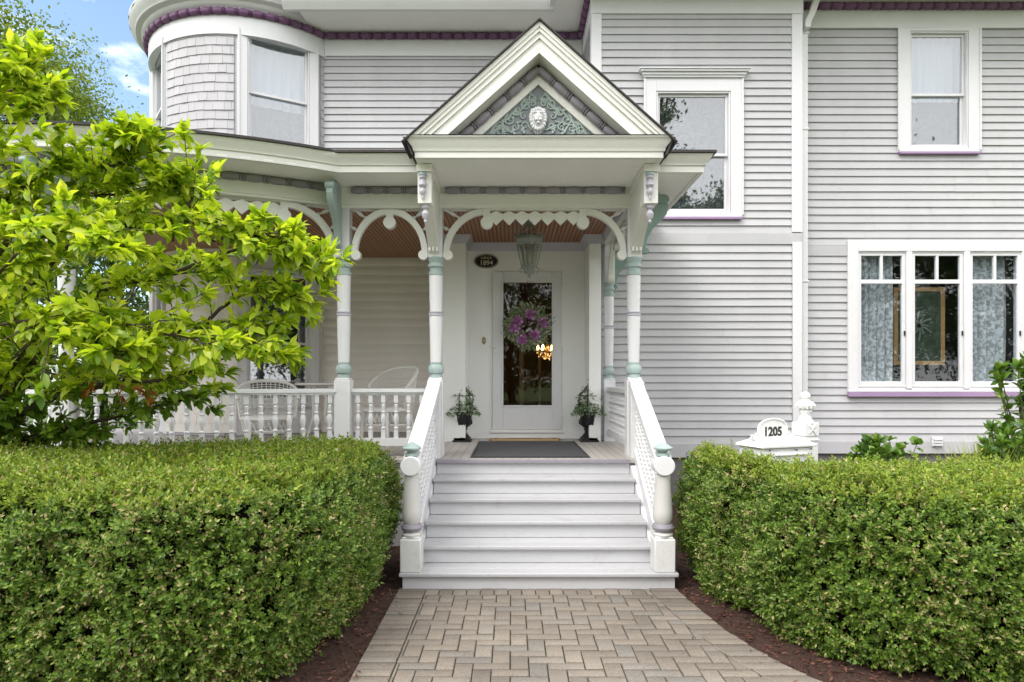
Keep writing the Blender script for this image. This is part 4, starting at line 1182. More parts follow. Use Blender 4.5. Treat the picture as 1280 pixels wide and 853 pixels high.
# right side rail: small spindle grid
fn, l = straight((XPR, YP), (XBK, YBK))
def grid(mb, fn, u0, u1, lo, hi, rows, pitch, r=.012):
    """rows of short turned spindles between thin rails; lo/hi are functions of u"""
    th = .008
    for k in range(rows + 1):
        t = k / rows
        za, zb_ = lo(u0) + (hi(u0) - lo(u0)) * t, lo(u1) + (hi(u1) - lo(u1)) * t
        mb.add([fn(u0, za - th, -.018), fn(u1, zb_ - th, -.018), fn(u1, zb_ - th, .018), fn(u0, za - th, .018), fn(u0, za + th, -.018), fn(u1, zb_ + th, -.018), fn(u1, zb_ + th, .018), fn(u0, za + th, .018)], [(0, 3, 2, 1), (4, 5, 6, 7), (0, 1, 5, 4), (2, 3, 7, 6), (0, 4, 7, 3), (1, 2, 6, 5)])
    n = int((u1 - u0) / pitch)
    for k in range(rows):
        for i in range(n):
            u = u0 + (u1 - u0) * (i + .5 + (.0 if k % 2 else 0)) / n
            za = lo(u) + (hi(u) - lo(u)) * k / rows + th; zb_ = lo(u) + (hi(u) - lo(u)) * (k + 1) / rows - th
            a = Vector(fn(u, za, 0)); hh = zb_ - za
            mb.lathe(a, (0, 0, 1), [(r * .6, 0), (r * .6, hh * .25), (r * 1.25, hh * .5), (r * .6, hh * .75), (r * .6, hh)], 6, cap=False)
mb = MB()
grid(mb, fn, .09, l - .08, lambda u: 1.0, lambda u: 1.46, 4, .06, .016)
obj('spindle_panel', mb, M['white'], porch)
mb = MB(); segs = 1
for (w, z0, z1) in ((.042, 1.475, 1.53), (.035, .93, .99)):
    mb.add([fn(.07, z0, -w), fn(l - .06, z0, -w), fn(l - .06, z0, w), fn(.07, z0, w), fn(.07, z1, -w), fn(l - .06, z1, -w), fn(l - .06, z1, w), fn(.07, z1, w)], [(0, 3, 2, 1), (4, 5, 6, 7), (0, 1, 5, 4), (2, 3, 7, 6), (0, 4, 7, 3), (1, 2, 6, 5)])
obj('handrail', mb, M['white'], porch, .004)

# ================================================================== STAIRS
stairs = thing('staircase', (.205, 5.3, 0), 'five grey painted wooden steps with white balustrades leading up to the porch', 'stairs')
SX = .205; TH = .142; TD = .246; YN = 4.76
for i in range(1, 6):
    hw = 1.07 if i == 1 else .935
    mb = MB(); y0 = YN + TD * (i - 1)
    mb.box(SX - hw, SX + hw, y0, y0 + .138, TH * i - .032, TH * i); mb.box(SX - hw, SX + hw, y0 + .142, y0 + TD + .05, TH * i - .032, TH * i - .0008)
    obj('tread', mb, M['tread'], stairs, .008)
for i in range(1, 7):
    hw = 1.047 if i == 1 else .93
    mb = MB(); y0 = YN + .035 + TD * (i - 1)
    mb.box(SX - hw, SX + hw, y0, y0 + .02, TH * (i - 1) + (.002 if i > 1 else .012), TH * i - .034)
    obj('riser', mb, M['riser'], stairs, .002)
mb = MB(); mb.box(SX - .93, SX + .93, YN + TD * 5, 6.036, FZ - .036, FZ + .001); obj('landing_nosing', mb, M['mauve'], stairs, .006)
mb = MB(); mb.box(SX - 1.05, SX + 1.05, YN + .02, YN + .06, 0, .012); obj('base_strip', mb, M['mauve'], stairs)
fs = lambda u, v, w: (w, u, v)
for s in (-1, 1):
    xa = SX + s * .935; xb = SX + s * 1.03
    mb = MB(); mb.prism([(4.80, 0.0), (6.10, 0.0), (6.10, FZ - .06), (5.98, FZ - .06), (4.90, .10), (4.80, .10)], fs, min(xa, xb), max(xa, xb)); obj('stringer', mb, M['white'], stairs, .004)
YNW = 4.86
def newel(x):
    k = lambda y: PZ(y, YNW - .02)
    mb = MB(); mb.lathe((x, YNW, 0), (0, 0, 1), [(.056, .50), (.062, .515), (.074, .54), (.074, .60), (.057, .84), (.061, .87), (.046, .885)], 20)
    p = obj('newel', mb, M['newel'], stairs)
    mb = MB(); b = .080; mb.box(x - b, x + b, YNW - b, YNW + b, TH, .395); mb.box(x - b * .85, x + b * .85, YNW - b * .85, YNW + b * .85, .395, .41); obj('plinth', mb, M['plinth'], p, .010)
    mb = MB(); mb.lathe((x, YNW, 0), (0, 0, 1), [(.055, .445), (.075, .453), (.084, .475), (.075, .498), (.055, .506)], 20); obj('ring', mb, M['mauve'], p)
    mb = MB(); mb.lathe((x, YNW, 0), (0, 0, 1), [(.075, .408), (.078, .425), (.06, .44), (.05, .45)], 20); obj('foot', mb, M['newel'], p)
    mb = MB(); mb.prism([(x + .080 * math.cos(PI * t / 12), .955 + .076 * math.sin(PI * t / 12)) for t in range(24)], lambda u, v, w: (u, w, v), YNW - .075, YNW + .075); obj('head', mb, M['white'], p, .008)
    mb = MB(); mb.lathe((x, YNW, 0), (0, 0, 1), [(.035, 1.02), (.055, 1.03), (.055, 1.045), (.03, 1.055), (.035, 1.062), (.074, 1.082), (.076, 1.092), (.05, 1.112), (.025, 1.125), (.008, 1.136), (.002, 1.14)], 20); obj('finial', mb, M['teal'], p)
XNL, XNR = .197 - .977, .197 + .977
newel(XNL); newel(XNR)
for xn, xp in ((XNL, XPL), (XNR, XPR)):
    ya, yb = YNW - .02, YP - .085
    top = lambda u: 1.02 + (u - ya) / (yb - ya) * (1.625 - 1.02)
    lo = lambda u: .30 + (u - ya) / (yb - ya) * (1.00 - .30) 
    f2 = lambda u, v, w, xn=xn, xp=xp: (xn + (xp - xn) * (u - ya) / (yb - ya) + w, u, v)
    mb = MB()
    mb.prism([(ya, top(ya)), (yb + .05, top(yb + .05)), (yb + .05, top(yb + .05) - .065), (ya, top(ya) - .065)], f2, -.066, .066)
    mb.prism([(ya + .05, top(ya + .05) - .066), (yb, top(yb) - .066), (yb, top(yb) - .09), (ya + .05, top(ya + .05) - .09)], f2, -.035, .035)
    obj('handrail', mb, M['white'], stairs, .006)
    mb = MB(); mb.prism([(ya + .08, lo(ya + .08)), (yb, lo(yb)), (yb, lo(yb) - .10), (ya + .08, lo(ya + .08) - .16)], f2, -.03, .03); obj('bottom_rail', mb, M['white'], stairs, .004)
    mb = MB(); grid(mb, f2, ya + .10, yb, lambda u: lo(u) + .01, lambda u: top(u) - .10, 5, .062, .020); obj('spindle_panel', mb, M['white'], stairs)
# square posts at the head of the stairs
    mb = MB(); mb.box(xp - .065, xp + .065, YP - .20, YP - .085, FZ, 1.60); obj('end_post', mb, M['white'], stairs, .006)

# ================================================================== PORCH THINGS
def on_floor(z): return FZ + z
# door mat
mt = thing('door_mat', (.2, 6.95, FZ), 'large charcoal ribbed mat lying on porch floor before the door', 'mat')
mb = MB(); mb.box(PX(588, 6.13) + .03, PX(738, 6.13) - .03, 6.16, 7.70, FZ + .002, FZ + .012); obj('pile', mb, M['mat'], mt)
mb = MB(); frame_boxes(mb, PX(588, 6.13), PX(738, 6.13), 0, 1, .03, 0, 1)
mb = MB(); x0, x1 = PX(588, 6.13), PX(738, 6.13)
for b in [(x0, x0 + .03, 6.13, 7.73), (x1 - .03, x1, 6.13, 7.73), (x0 + .03, x1 - .03, 6.13, 6.16), (x0 + .03, x1 - .03, 7.70, 7.73)]: mb.box(*b, FZ + .002, FZ + .009)
obj('border', mb, M['matedge'], mt)
cm = thing('coir_mat', (.18, 7.9, FZ), 'narrow tan coir mat with rounded ends against the door threshold', 'mat')
mb = MB(); cx = PX(656, 7.95); hw = .40
pl = [(cx - hw + .05 * math.cos(PI / 2 + PI * i / 8), 7.93 + .10 * math.sin(PI / 2 + PI * i / 8)) for i in range(9)] + [(cx + hw + .05 * math.cos(-PI / 2 + PI * i / 8), 7.93 + .10 * math.sin(-PI / 2 + PI * i / 8)) for i in range(9)]
mb.prism(pl, lambda u, v, w: (u, v, w), FZ + .001, FZ + .022); obj('pile', mb, M['coir'], cm, .003)
mb = MB()
for k in range(9):
    xx = cx - .2 + k * .05; mb.tube([(xx - .018, 7.9, FZ + .0235), (xx, 7.95 + .02 * (k % 2), FZ + .0235), (xx + .02, 7.91, FZ + .0235)], .004, 4)
for s in (-1, 1): mb.lathe((cx + s * .37, 7.93, FZ + .022), (0, 0, 1), [(.03, 0), (.03, .002)], 12)
obj('print', mb, M['coirdark'], cm)

# potted plants
def potted(x, y, label, seed):
    random.seed(seed)
    r_ = np.random.default_rng(seed)
    t = thing('potted_plant', (x, y, FZ), label, 'potted plant', 'urn planters flanking the front door')
    mb = MB(); z = FZ
    mb.box(x - .115, x + .115, y - .115, y + .115, z, z + .022); mb.box(x - .10, x + .10, y - .10, y + .10, z + .022, z + .05)
    mb.lathe((x, y, z), (0, 0, 1), [(.105, .05), (.09, .065), (.052, .11), (.055, .14), (.065, .148), (.065, .158), (.058, .165), (.075, .18), (.102, .21), (.115, .25), (.118, .32), (.125, .345), (.14, .352), (.14, .37), (.12, .372), (.112, .35), (.01, .345)], 20)
    for k in range(10):
        a = 2 * PI * k / 10; u = Vector((math.cos(a), math.sin(a), 0)); c = Vector((x, y, z))
        mb.tube([c + u * .075 + Vector((0, 0, .187)), c + u * .115 + Vector((0, 0, .225)), c + u * .12 + Vector((0, 0, .27))], [.006, .012, .004], 5)
    obj('urn', mb, M['iron'], t)
    mb = MB(); c = Vector((x, y, z))
    for k in range(6):
        a = 2 * PI * k / 6 + .3; u = Vector((math.cos(a), math.sin(a), 0))
        mb.tube([c + u * rr + Vector((0, 0, zz)) for rr, zz in ((.08, .34), (.11, .42), (.14, .51), (.13, .57), (.065, .64), (.014, .69), (.006, .73))], .0065, 5)
    for zz, rr in ((.46, .125), (.57, .13)):
        mb.tube([c + Vector((rr * math.cos(q * PI / 8), rr * math.sin(q * PI / 8), zz)) for q in range(17)], .0035, 4)
    mb.lathe(c, (0, 0, 1), [(.008, .69), (.016, .72), (.006, .735), (.014, .76), (.016, .775), (.005, .80), (.002, .84)], 8)
    for k in range(6):
        a = 2 * PI * k / 6; u = Vector((math.cos(a), math.sin(a), 0)); mb.tube([c + u * .06 + Vector((0, 0, .63)), c + u * .09 + Vector((0, 0, .66)), c + u * .075 + Vector((0, 0, .69)), c + u * .06 + Vector((0, 0, .67))], .003, 4)
    obj('obelisk', mb, M['iron'], t)
    n = 950
    th = r_.uniform(0, 2 * PI, n); ph = np.abs(r_.normal(0, .9, n)); rr = r_.uniform(.02, .20, n)
    p = np.stack([x + rr * np.cos(th), y + rr * np.sin(th), z + .37 + (.20 - rr) * r_.uniform(.0, 1.2, n) - .04 * (rr > .16)], 1)
    k = 230; zz = r_.uniform(.4, .66, k); ra = np.interp(zz, [.4, .54, .6, .66], [.11, .14, .11, .05]); aa = r_.uniform(0, 2 * PI, k)
    p[:k] = np.stack([x + ra * np.cos(aa), y + ra * np.sin(aa), z + zz], 1)
    d = np.stack([np.cos(th), np.sin(th), r_.normal(.2, .6, n)], 1)
    V, sp = leaf_arrays(p, d, r_.normal(size=(n, 3)) * .6 + np.array([0, 0, 1.]), r_.uniform(.026, .055, n), r_.uniform(.013, .026, n), True)
    sets = [(V, sp, 0)]
    # trailing tendrils
    for q in range(9):
        a = r_.uniform(0, 2 * PI); m = 14; s = np.linspace(0, 1, m)
        pp_ = np.stack([x + np.cos(a) * (.1 + .12 * s), y + np.sin(a) * (.1 + .1 * s), z + .40 + .1 * s - .18 * s * s + r_.normal(0, .008, m)], 1)
        V, sp = leaf_arrays(pp_, r_.normal(size=(m, 3)), r_.normal(size=(m, 3)), r_.uniform(.018, .03, m), r_.uniform(.008, .014, m), True); sets.append((V, sp, 0))
    link('foliage', leaf_mesh('foliage', sets, [M['potleaf']]), t)
    n = 170; th = r_.uniform(0, 2 * PI, n); rr = r_.uniform(.0, .1, n)
    p = np.stack([x + rr * np.cos(th), y - .02 + rr * np.sin(th), z + r_.uniform(.40, .52, n)], 1)
    V, sp = leaf_arrays(p, r_.normal(size=(n, 3)) + np.array([0, -.4, .6]), r_.normal(size=(n, 3)), r_.uniform(.022, .04, n), r_.uniform(.016, .028, n), True)
    link('flowers', leaf_mesh('flowers', [(V, sp, 0)], [M['petal_white']]), t)
YU = 7.80
potted(PX(578, YU), YU, 'black iron urn with white flowers and wire obelisk left of the door', 11)
potted(PX(736, YU), YU, 'black iron urn with trailing greenery and wire obelisk right of the door', 12)

# wreath
wr = thing('wreath', (PX(660, 8.07), 8.07, PZ(409, 8.07)), 'green wreath with pink purple blooms hanging on the glass door', 'wreath')
wx, wz = PX(659.5, 8.07), PZ(408, 8.07)
n = 1500; a = rng.uniform(0, 2 * PI, n); rr = rng.normal(.20, .042, n)
p = np.stack([wx + rr * np.cos(a), 8.085 - np.abs(rng.normal(0, .025, n)), wz + rr * np.sin(a)], 1)
d = np.stack([np.cos(a + .9) + rng.normal(0, .5, n), -np.abs(rng.normal(.3, .3, n)), np.sin(a + .9) + rng.normal(0, .5, n)], 1)
V, sp = leaf_arrays(p, d, rng.normal(size=(n, 3)) * .6 + np.array([0, -1., 0]), rng.uniform(.035, .085, n), rng.uniform(.008, .026, n), True)
link('foliage', leaf_mesh('foliage', [(V, sp, 0)], [M['wreathleaf']]), wr)
for (fx, fy) in ((663, 393), (647, 401), (643, 411), (653, 425), (669, 420), (679, 404)):
    c = np.array([PX(fx, 8.04), 8.045, PZ(fy, 8.04)]); n = 130
    u = rnd_unit(n); u[:, 1] = -np.abs(u[:, 1])
    V, sp = leaf_arrays(c + u * .012, u, rnd_unit(n), rng.uniform(.04, .084, n), rng.uniform(.02, .036, n), True, curl=-.25)
    link('bloom', leaf_mesh('bloom', [(V, sp, 0)], [M['petal']]), wr)
mb = MB(); mb.tube([(wx + .17 * math.cos(q * PI / 16), 8.1, wz + .17 * math.sin(q * PI / 16)) for q in range(33)], .018, 6); mb.tube([(wx, 8.105, wz + .17), (wx, 8.11, gz1 + .01)], .004, 4); obj('ring', mb, M['bark'], wr)

# plaque
pq = thing('plaque', (PX(608, YD), YD, PZ(327, YD)), 'black oval date plaque reading CIRCA 1894 on the entry wall', 'plaque')
qx, qz = PX(608, YD), PZ(327, YD)
mb = MB()
mb.prism([(qx + .158 * math.cos(2 * PI * i / 40), qz + .093 * math.sin(2 * PI * i / 40)) for i in range(40)], lambda u, v, w: (u, w, v), YD - .022, YD - .001); obj('plate', mb, M['blackplate'], pq, .004)
mb = MB(); mb.tube([(qx + .147 * math.cos(2 * PI * i / 40), YD - .023, qz + .083 * math.sin(2 * PI * i / 40)) for i in range(41)], .003, 5); obj('rim', mb, M['ivory'], pq)
RX = Matrix.Rotation(PI / 2, 3, 'X')
text_mesh('CIRCA', .045, M['ivory'], 'lettering', pq, (qx, YD - .0235, qz + .026), RX, .0015, 1.1, .0)
text_mesh('1894', .088, M['ivory'], 'lettering', pq, (qx, YD - .0235, qz - .052), RX, .0015, 1.0, .0)

# lantern
YL = 7.0; lx_ = PX(661.5, YL); zt = PZ(296, YL)
ln_ = thing('lantern', (lx_, YL, PZ(350, YL)), 'verdigris hexagonal glass lantern hanging from the porch ceiling', 'lantern')
mb = MB(); c = Vector((lx_, YL, 0))
z = lambda y: PZ(y, YL)
mb.lathe(c, (0, 0, 1), [(.10, z(293)), (.165, z(297)), (.172, z(301)), (.155, z(304)), (.14, z(308))], 6)
mb.lathe(c, (0, 0, 1), [(.012, z(278)), (.05, z(279.5)), (.05, z(281)), (.014, z(284))], 10)
for k in range(18):
    a = 2 * PI * k / 18; mb.lathe(c + Vector((.155 * math.cos(a), .155 * math.sin(a), z(297))), (math.cos(a) * .3, math.sin(a) * .3, 1), [(.004, 0), (.014, .012), (.003, .035)], 5)
for k in range(6):
    a = 2 * PI * k / 6; u = Vector((math.cos(a), math.sin(a), 0))
    mb.tube([c + u * .140 + Vector((0, 0, z(306))), c + u * .085 + Vector((0, 0, z(333)))], .0085, 6)
    mb.tube([c + u * .08 + Vector((0, 0, z(334))), c + u * .105 + Vector((0, 0, z(337))), c + u * .09 + Vector((0, 0, z(341))), c + u * .07 + Vector((0, 0, z(339)))], .006, 5)
mb.lathe(c, (0, 0, 1), [(.095, z(332)), (.098, z(334)), (.06, z(338)), (.03, z(342)), (.018, z(344)), (.026, z(346)), (.008, z(349)), (.002, z(351))], 6)
for k in range(6):
    a = 2 * PI * k / 6 + .5; u = Vector((math.cos(a), math.sin(a), 0)); mb.tube([c + u * .03 + Vector((0, 0, z(283))), c + u * .09 + Vector((0, 0, z(288))), c + u * .11 + Vector((0, 0, z(295)))], .007, 5)
obj('frame', mb, M['lantern'], ln_)
mb = MB(); mb.lathe(c, (0, 0, 1), [(.132, z(306)), (.080, z(333))], 6, cap=False); obj('glass', mb, M['lanternglass'], ln_)
mb = MB(); mb.lathe(c, (0, 0, 1), [(.022, z(333)), (.022, z(318)), (.003, z(316))], 10); obj('candle', mb, M['ivory'], ln_)
mb = MB(); mb.tube([c + Vector((0, 0, CZ)), c + Vector((0, 0, z(284)))], .008, 6); mb.lathe(c, (0, 0, 1), [(.06, CZ - .001), (.055, CZ - .02), (.015, CZ - .035)], 14); obj('rod', mb, M['lantern'], ln_)

# wicker chair -------------------------------------------------------------------
def wicker_chair(loc, rz, label):
    t = thing('wicker_chair', (0, 0, 0), label, 'chair', 'white wicker chairs on the porch')
    mb = MB()
    def bk(a, z):       # barrel back surface
        r = .30 + .05 * (z - .42) / .5; return Vector((r * math.sin(a), .28 * math.cos(a) * (1 + .2 * (z - .42)), z))
    ztop = lambda a: .92 - .26 * (abs(a) / 1.75) ** 2.2
    for i in range(25):
        a = -1.75 + 3.5 * i / 24
        mb.tube([bk(a, .42 + (ztop(a) - .42) * j / 6) for j in range(7)], .005, 4)
    for j in range(15):
        z_ = .44 + j * .033
        mb.tube([bk(-1.75 + 3.5 * i / 24, .42 + (ztop(-1.75 + 3.5 * i / 24) - .42) * (j + .5) / 15) for i in range(25)], .005, 4)
    obj('backrest', mb, M['wicker'], t)
    mb = MB(); mb.tube([bk(-1.75 + 3.5 * i / 24, ztop(-1.75 + 3.5 * i / 24) + .005) for i in range(25)], .02, 8); obj('back_rim', mb, M['wicker'], t)
    mb = MB(); mb.lathe((0, -.03, 0), (0, 0, 1), [(.27, .385), (.30, .40), (.30, .43), (.26, .445), (.02, .45)], 24); obj('seat', mb, M['wicker'], t)
    mb = MB()
    for i in range(30):
        a = 2 * PI * i / 30; mb.tube([(.28 * math.cos(a), -.03 + .28 * math.sin(a), .39), (.26 * math.cos(a + .2), -.03 + .26 * math.sin(a + .2), .24)], .006, 4)
    mb.tube([(.26 * math.cos(2 * PI * i / 24), -.03 + .26 * math.sin(2 * PI * i / 24), .24) for i in range(25)], .010, 6); obj('skirt', mb, M['wicker'], t)
    for sx, sy in ((1, 1), (-1, 1), (1, -1), (-1, -1)):
        mb = MB(); mb.tube([(.19 * sx, -.03 + .19 * sy, .4), (.22 * sx, -.03 + .22 * sy, 0)], [.02, .016], 8); obj('leg', mb, M['wicker'], t)
    t.location = loc; t.rotation_euler = (0, 0, rz)
    return t
wc = wicker_chair((PX(487, 7.5), 7.5, FZ), R(-35), 'white wicker barrel chair on porch just left of the steps')
c2 = copy_tree(wc); c2.location = (PX(335, 7.1), 7.1, FZ); c2.rotation_euler = (0, 0, R(25)); c2.scale = (1, 1, .82); c2['label'] = 'white wicker chair half hidden by the bright green tree'
tb = thing('side_table', (PX(398, 7.6), 7.6, FZ), 'small white round table on porch between the two wicker chairs', 'table')
mb = MB(); c = Vector((PX(398, 7.6), 7.6, FZ)); mb.lathe(c, (0, 0, 1), [(.26, .70), (.275, .71), (.275, .725), (.26, .732)], 24); obj('tabletop', mb, M['wicker'], tb)
for k in range(3):
    a = k * 2 * PI / 3; mb = MB(); u = Vector((math.cos(a), math.sin(a), 0)); mb.tube([c + u * .1 + Vector((0, 0, .7)), c + u * .08 + Vector((0, 0, .35)), c + u * .2], .014, 6); obj('leg', mb, M['wicker'], tb)

# ================================================================== MAILBOX
th = R(20); mo = Vector((PX(955, 4.7), 4.7, 0))
RMm = Matrix.Translation(mo) @ Matrix.Rotation(th, 4, 'Z')
mbx = thing('mailbox', (mo.x + .35, mo.y + .3, 0), 'ornate chipped white metal mailbox numbered 1205 behind the right hedge', 'mailbox')
def mobj(name, mb, mat, parent, bevel=.004):
    me = mb.mesh(name, [mat]); me.transform(RMm); return link(name, me, parent, bevel)
k47 = lambda y: PZ(y, 4.75)
Wm, Dm = .475, .27; zl = k47(560)
mb = MB(); mb.box(0, Wm, 0, Dm, .62, zl); mb.box(.012, Wm - .012, -.006, .002, .66, zl - .03)
mb.box(.10, Wm - .06, -.02, -.004, zl - .062, zl - .045)
mb.box(-.008, .0, .03, Dm - .03, .68, zl - .05)
body = mobj('body', mb, M['iron_white'], mbx)
mb = MB(); zr_ = k47(550.5)
mb.prism([(-.022, zl), (-.022, zl + .02), (Dm * .5, zr_ + .02), (Dm + .02, zl + .02), (Dm + .02, zl)], lambda u, v, w: (w, u, v), -.022, Wm + .022)
for i in range(len(mb.v)):
    x, y, z_ = mb.v[i]
    if z_ > zl + .04: mb.v[i] = (.06 if x < .2 else Wm - .06, y, z_)
mobj('lid', mb, M['iron_white'], mbx)
mb = MB(); mb.lathe((-.010, Dm * .55, zl - .055), (-1, 0, 0), [(.02, 0), (.022, .008), (.01, .016)], 12); mb.box(-.016, -.006, Dm * .3, Dm * .7, zl - .06, zl - .05); mobj('lock', mb, M['iron'], mbx, 0)
mb = MB(); px0, px1 = .02, .37; zp0, zp1 = zr_ - .005, k47(525)
pw = px1 - px0
pl = [(px0, zp0), (px1, zp0)] + [(px1 - .012, zp0 + .05)] + [(px0 + pw * .5 + pw * .40 * math.cos(PI * i / 14), zp0 + .05 + (zp1 - zp0 - .05) * math.sin(PI * i / 14) ** .6) for i in range(15)] + [(px0 + .012, zp0 + .05)]
mb.prism(pl, lambda u, v, w: (u, w, v), Dm * .45, Dm * .45 + .018)
plate = mobj('number_plate', mb, M['iron_white'], mbx, .003)
mb = MB(); mb.tube([(u, Dm * .44, v) for u, v in pl[2:]], .007, 6)
for q in (-1, 1):
    for (dx, dz, rr) in ((.0, .012, .016), (-.02, .03, .012), (-.03, .008, .012)):
        mb.lathe((px0 + pw / 2 + q * (pw / 2 + dx * -1), Dm * .45, zp0 + dz), (0, 1, 0), [(rr * .3, -.004), (rr, .004), (rr, .012), (rr * .3, .02)], 10)
mobj('plate_border', mb, M['iron_white'], plate, 0)
rt = (Matrix.Rotation(th, 3, 'Z') @ RX)
ctr = RMm @ Vector((px0 + pw * .5, Dm * .45 - .002, zp0 + .028))
text_mesh('1205', .098, M['blackink'], 'lettering', plate, ctr, rt, .0015, .92, .003)
# post
k5 = lambda y: PZ(y, 5.1)
mb = MB(); pxm, pym = .62, .22; b = .068
mb.box(pxm - b, pxm + b, pym - b, pym + b, 0, k5(545)); mb.box(pxm - b * 1.12, pxm + b * 1.12, pym - b * 1.12, pym + b * 1.12, k5(551), k5(548.5)); 
mb.box(pxm - b * 1.08, pxm + b * 1.08, pym - b * 1.08, pym + b * 1.08, k5(545), k5(528)); 
for q in (45, -45): 
    mb.ribbon([(pxm - .05 * math.cos(R(q)), k5(536.5) - .05 * math.sin(R(q))), (pxm + .05 * math.cos(R(q)), k5(536.5) + .05 * math.sin(R(q)))], .016, lambda u, v, w: (u, w, v), pym - b * 1.08 - .006, pym - b * 1.0)
mobj('post', mb, M['iron_white'], mbx, .005)
mb = MB(); mb.lathe((pxm, pym, 0), (0, 0, 1), [(.07, k5(528)), (.06, k5(526)), (.045, k5(522)), (.043, k5(518)), (.052, k5(515.5)), (.052, k5(514)), (.045, k5(512.5)), (.068, k5(510)), (.073, k5(507)), (.060, k5(504)), (.038, k5(501)), (.032, k5(499.5)), (.040, k5(497.5)), (.040, k5(494)), (.030, k5(491.5)), (.01, k5(490))], 20)
for k in range(12):
    a = 2 * PI * k / 12; u = Vector((math.cos(a), math.sin(a), 0)); mb.tube([Vector((pxm, pym, k5(511))) + u * .064, Vector((pxm, pym, k5(507))) + u * .073, Vector((pxm, pym, k5(503))) + u * .052], .009, 5)
mobj('finial', mb, M['iron_white'], mbx, 0)
# chipped rust spots
mb = MB()
for q in range(26):
    s = random.uniform(.003, .008)
    f_ = random.choice('fflt')
    if f_ == 'f': c = (random.uniform(.01, Wm - .01), -.0075, random.uniform(.68, zl - .01)); ax = (0, -1, 0)
    elif f_ == 'l': c = (-.009, random.uniform(.04, Dm - .04), random.uniform(zl - .12, zl - .02)); ax = (-1, 0, 0)
    else: c = (pxm + random.uniform(-.06, .06), pym - b * 1.08 - .001, random.uniform(k5(545), k5(529))); ax = (0, -1, 0)
    mb.lathe(c, ax, [(s, 0), (s * .7, .001)], 6)
mobj('rust_chips', mb, plain('rust', (.05, .03, .02), .9), mbx, 0)

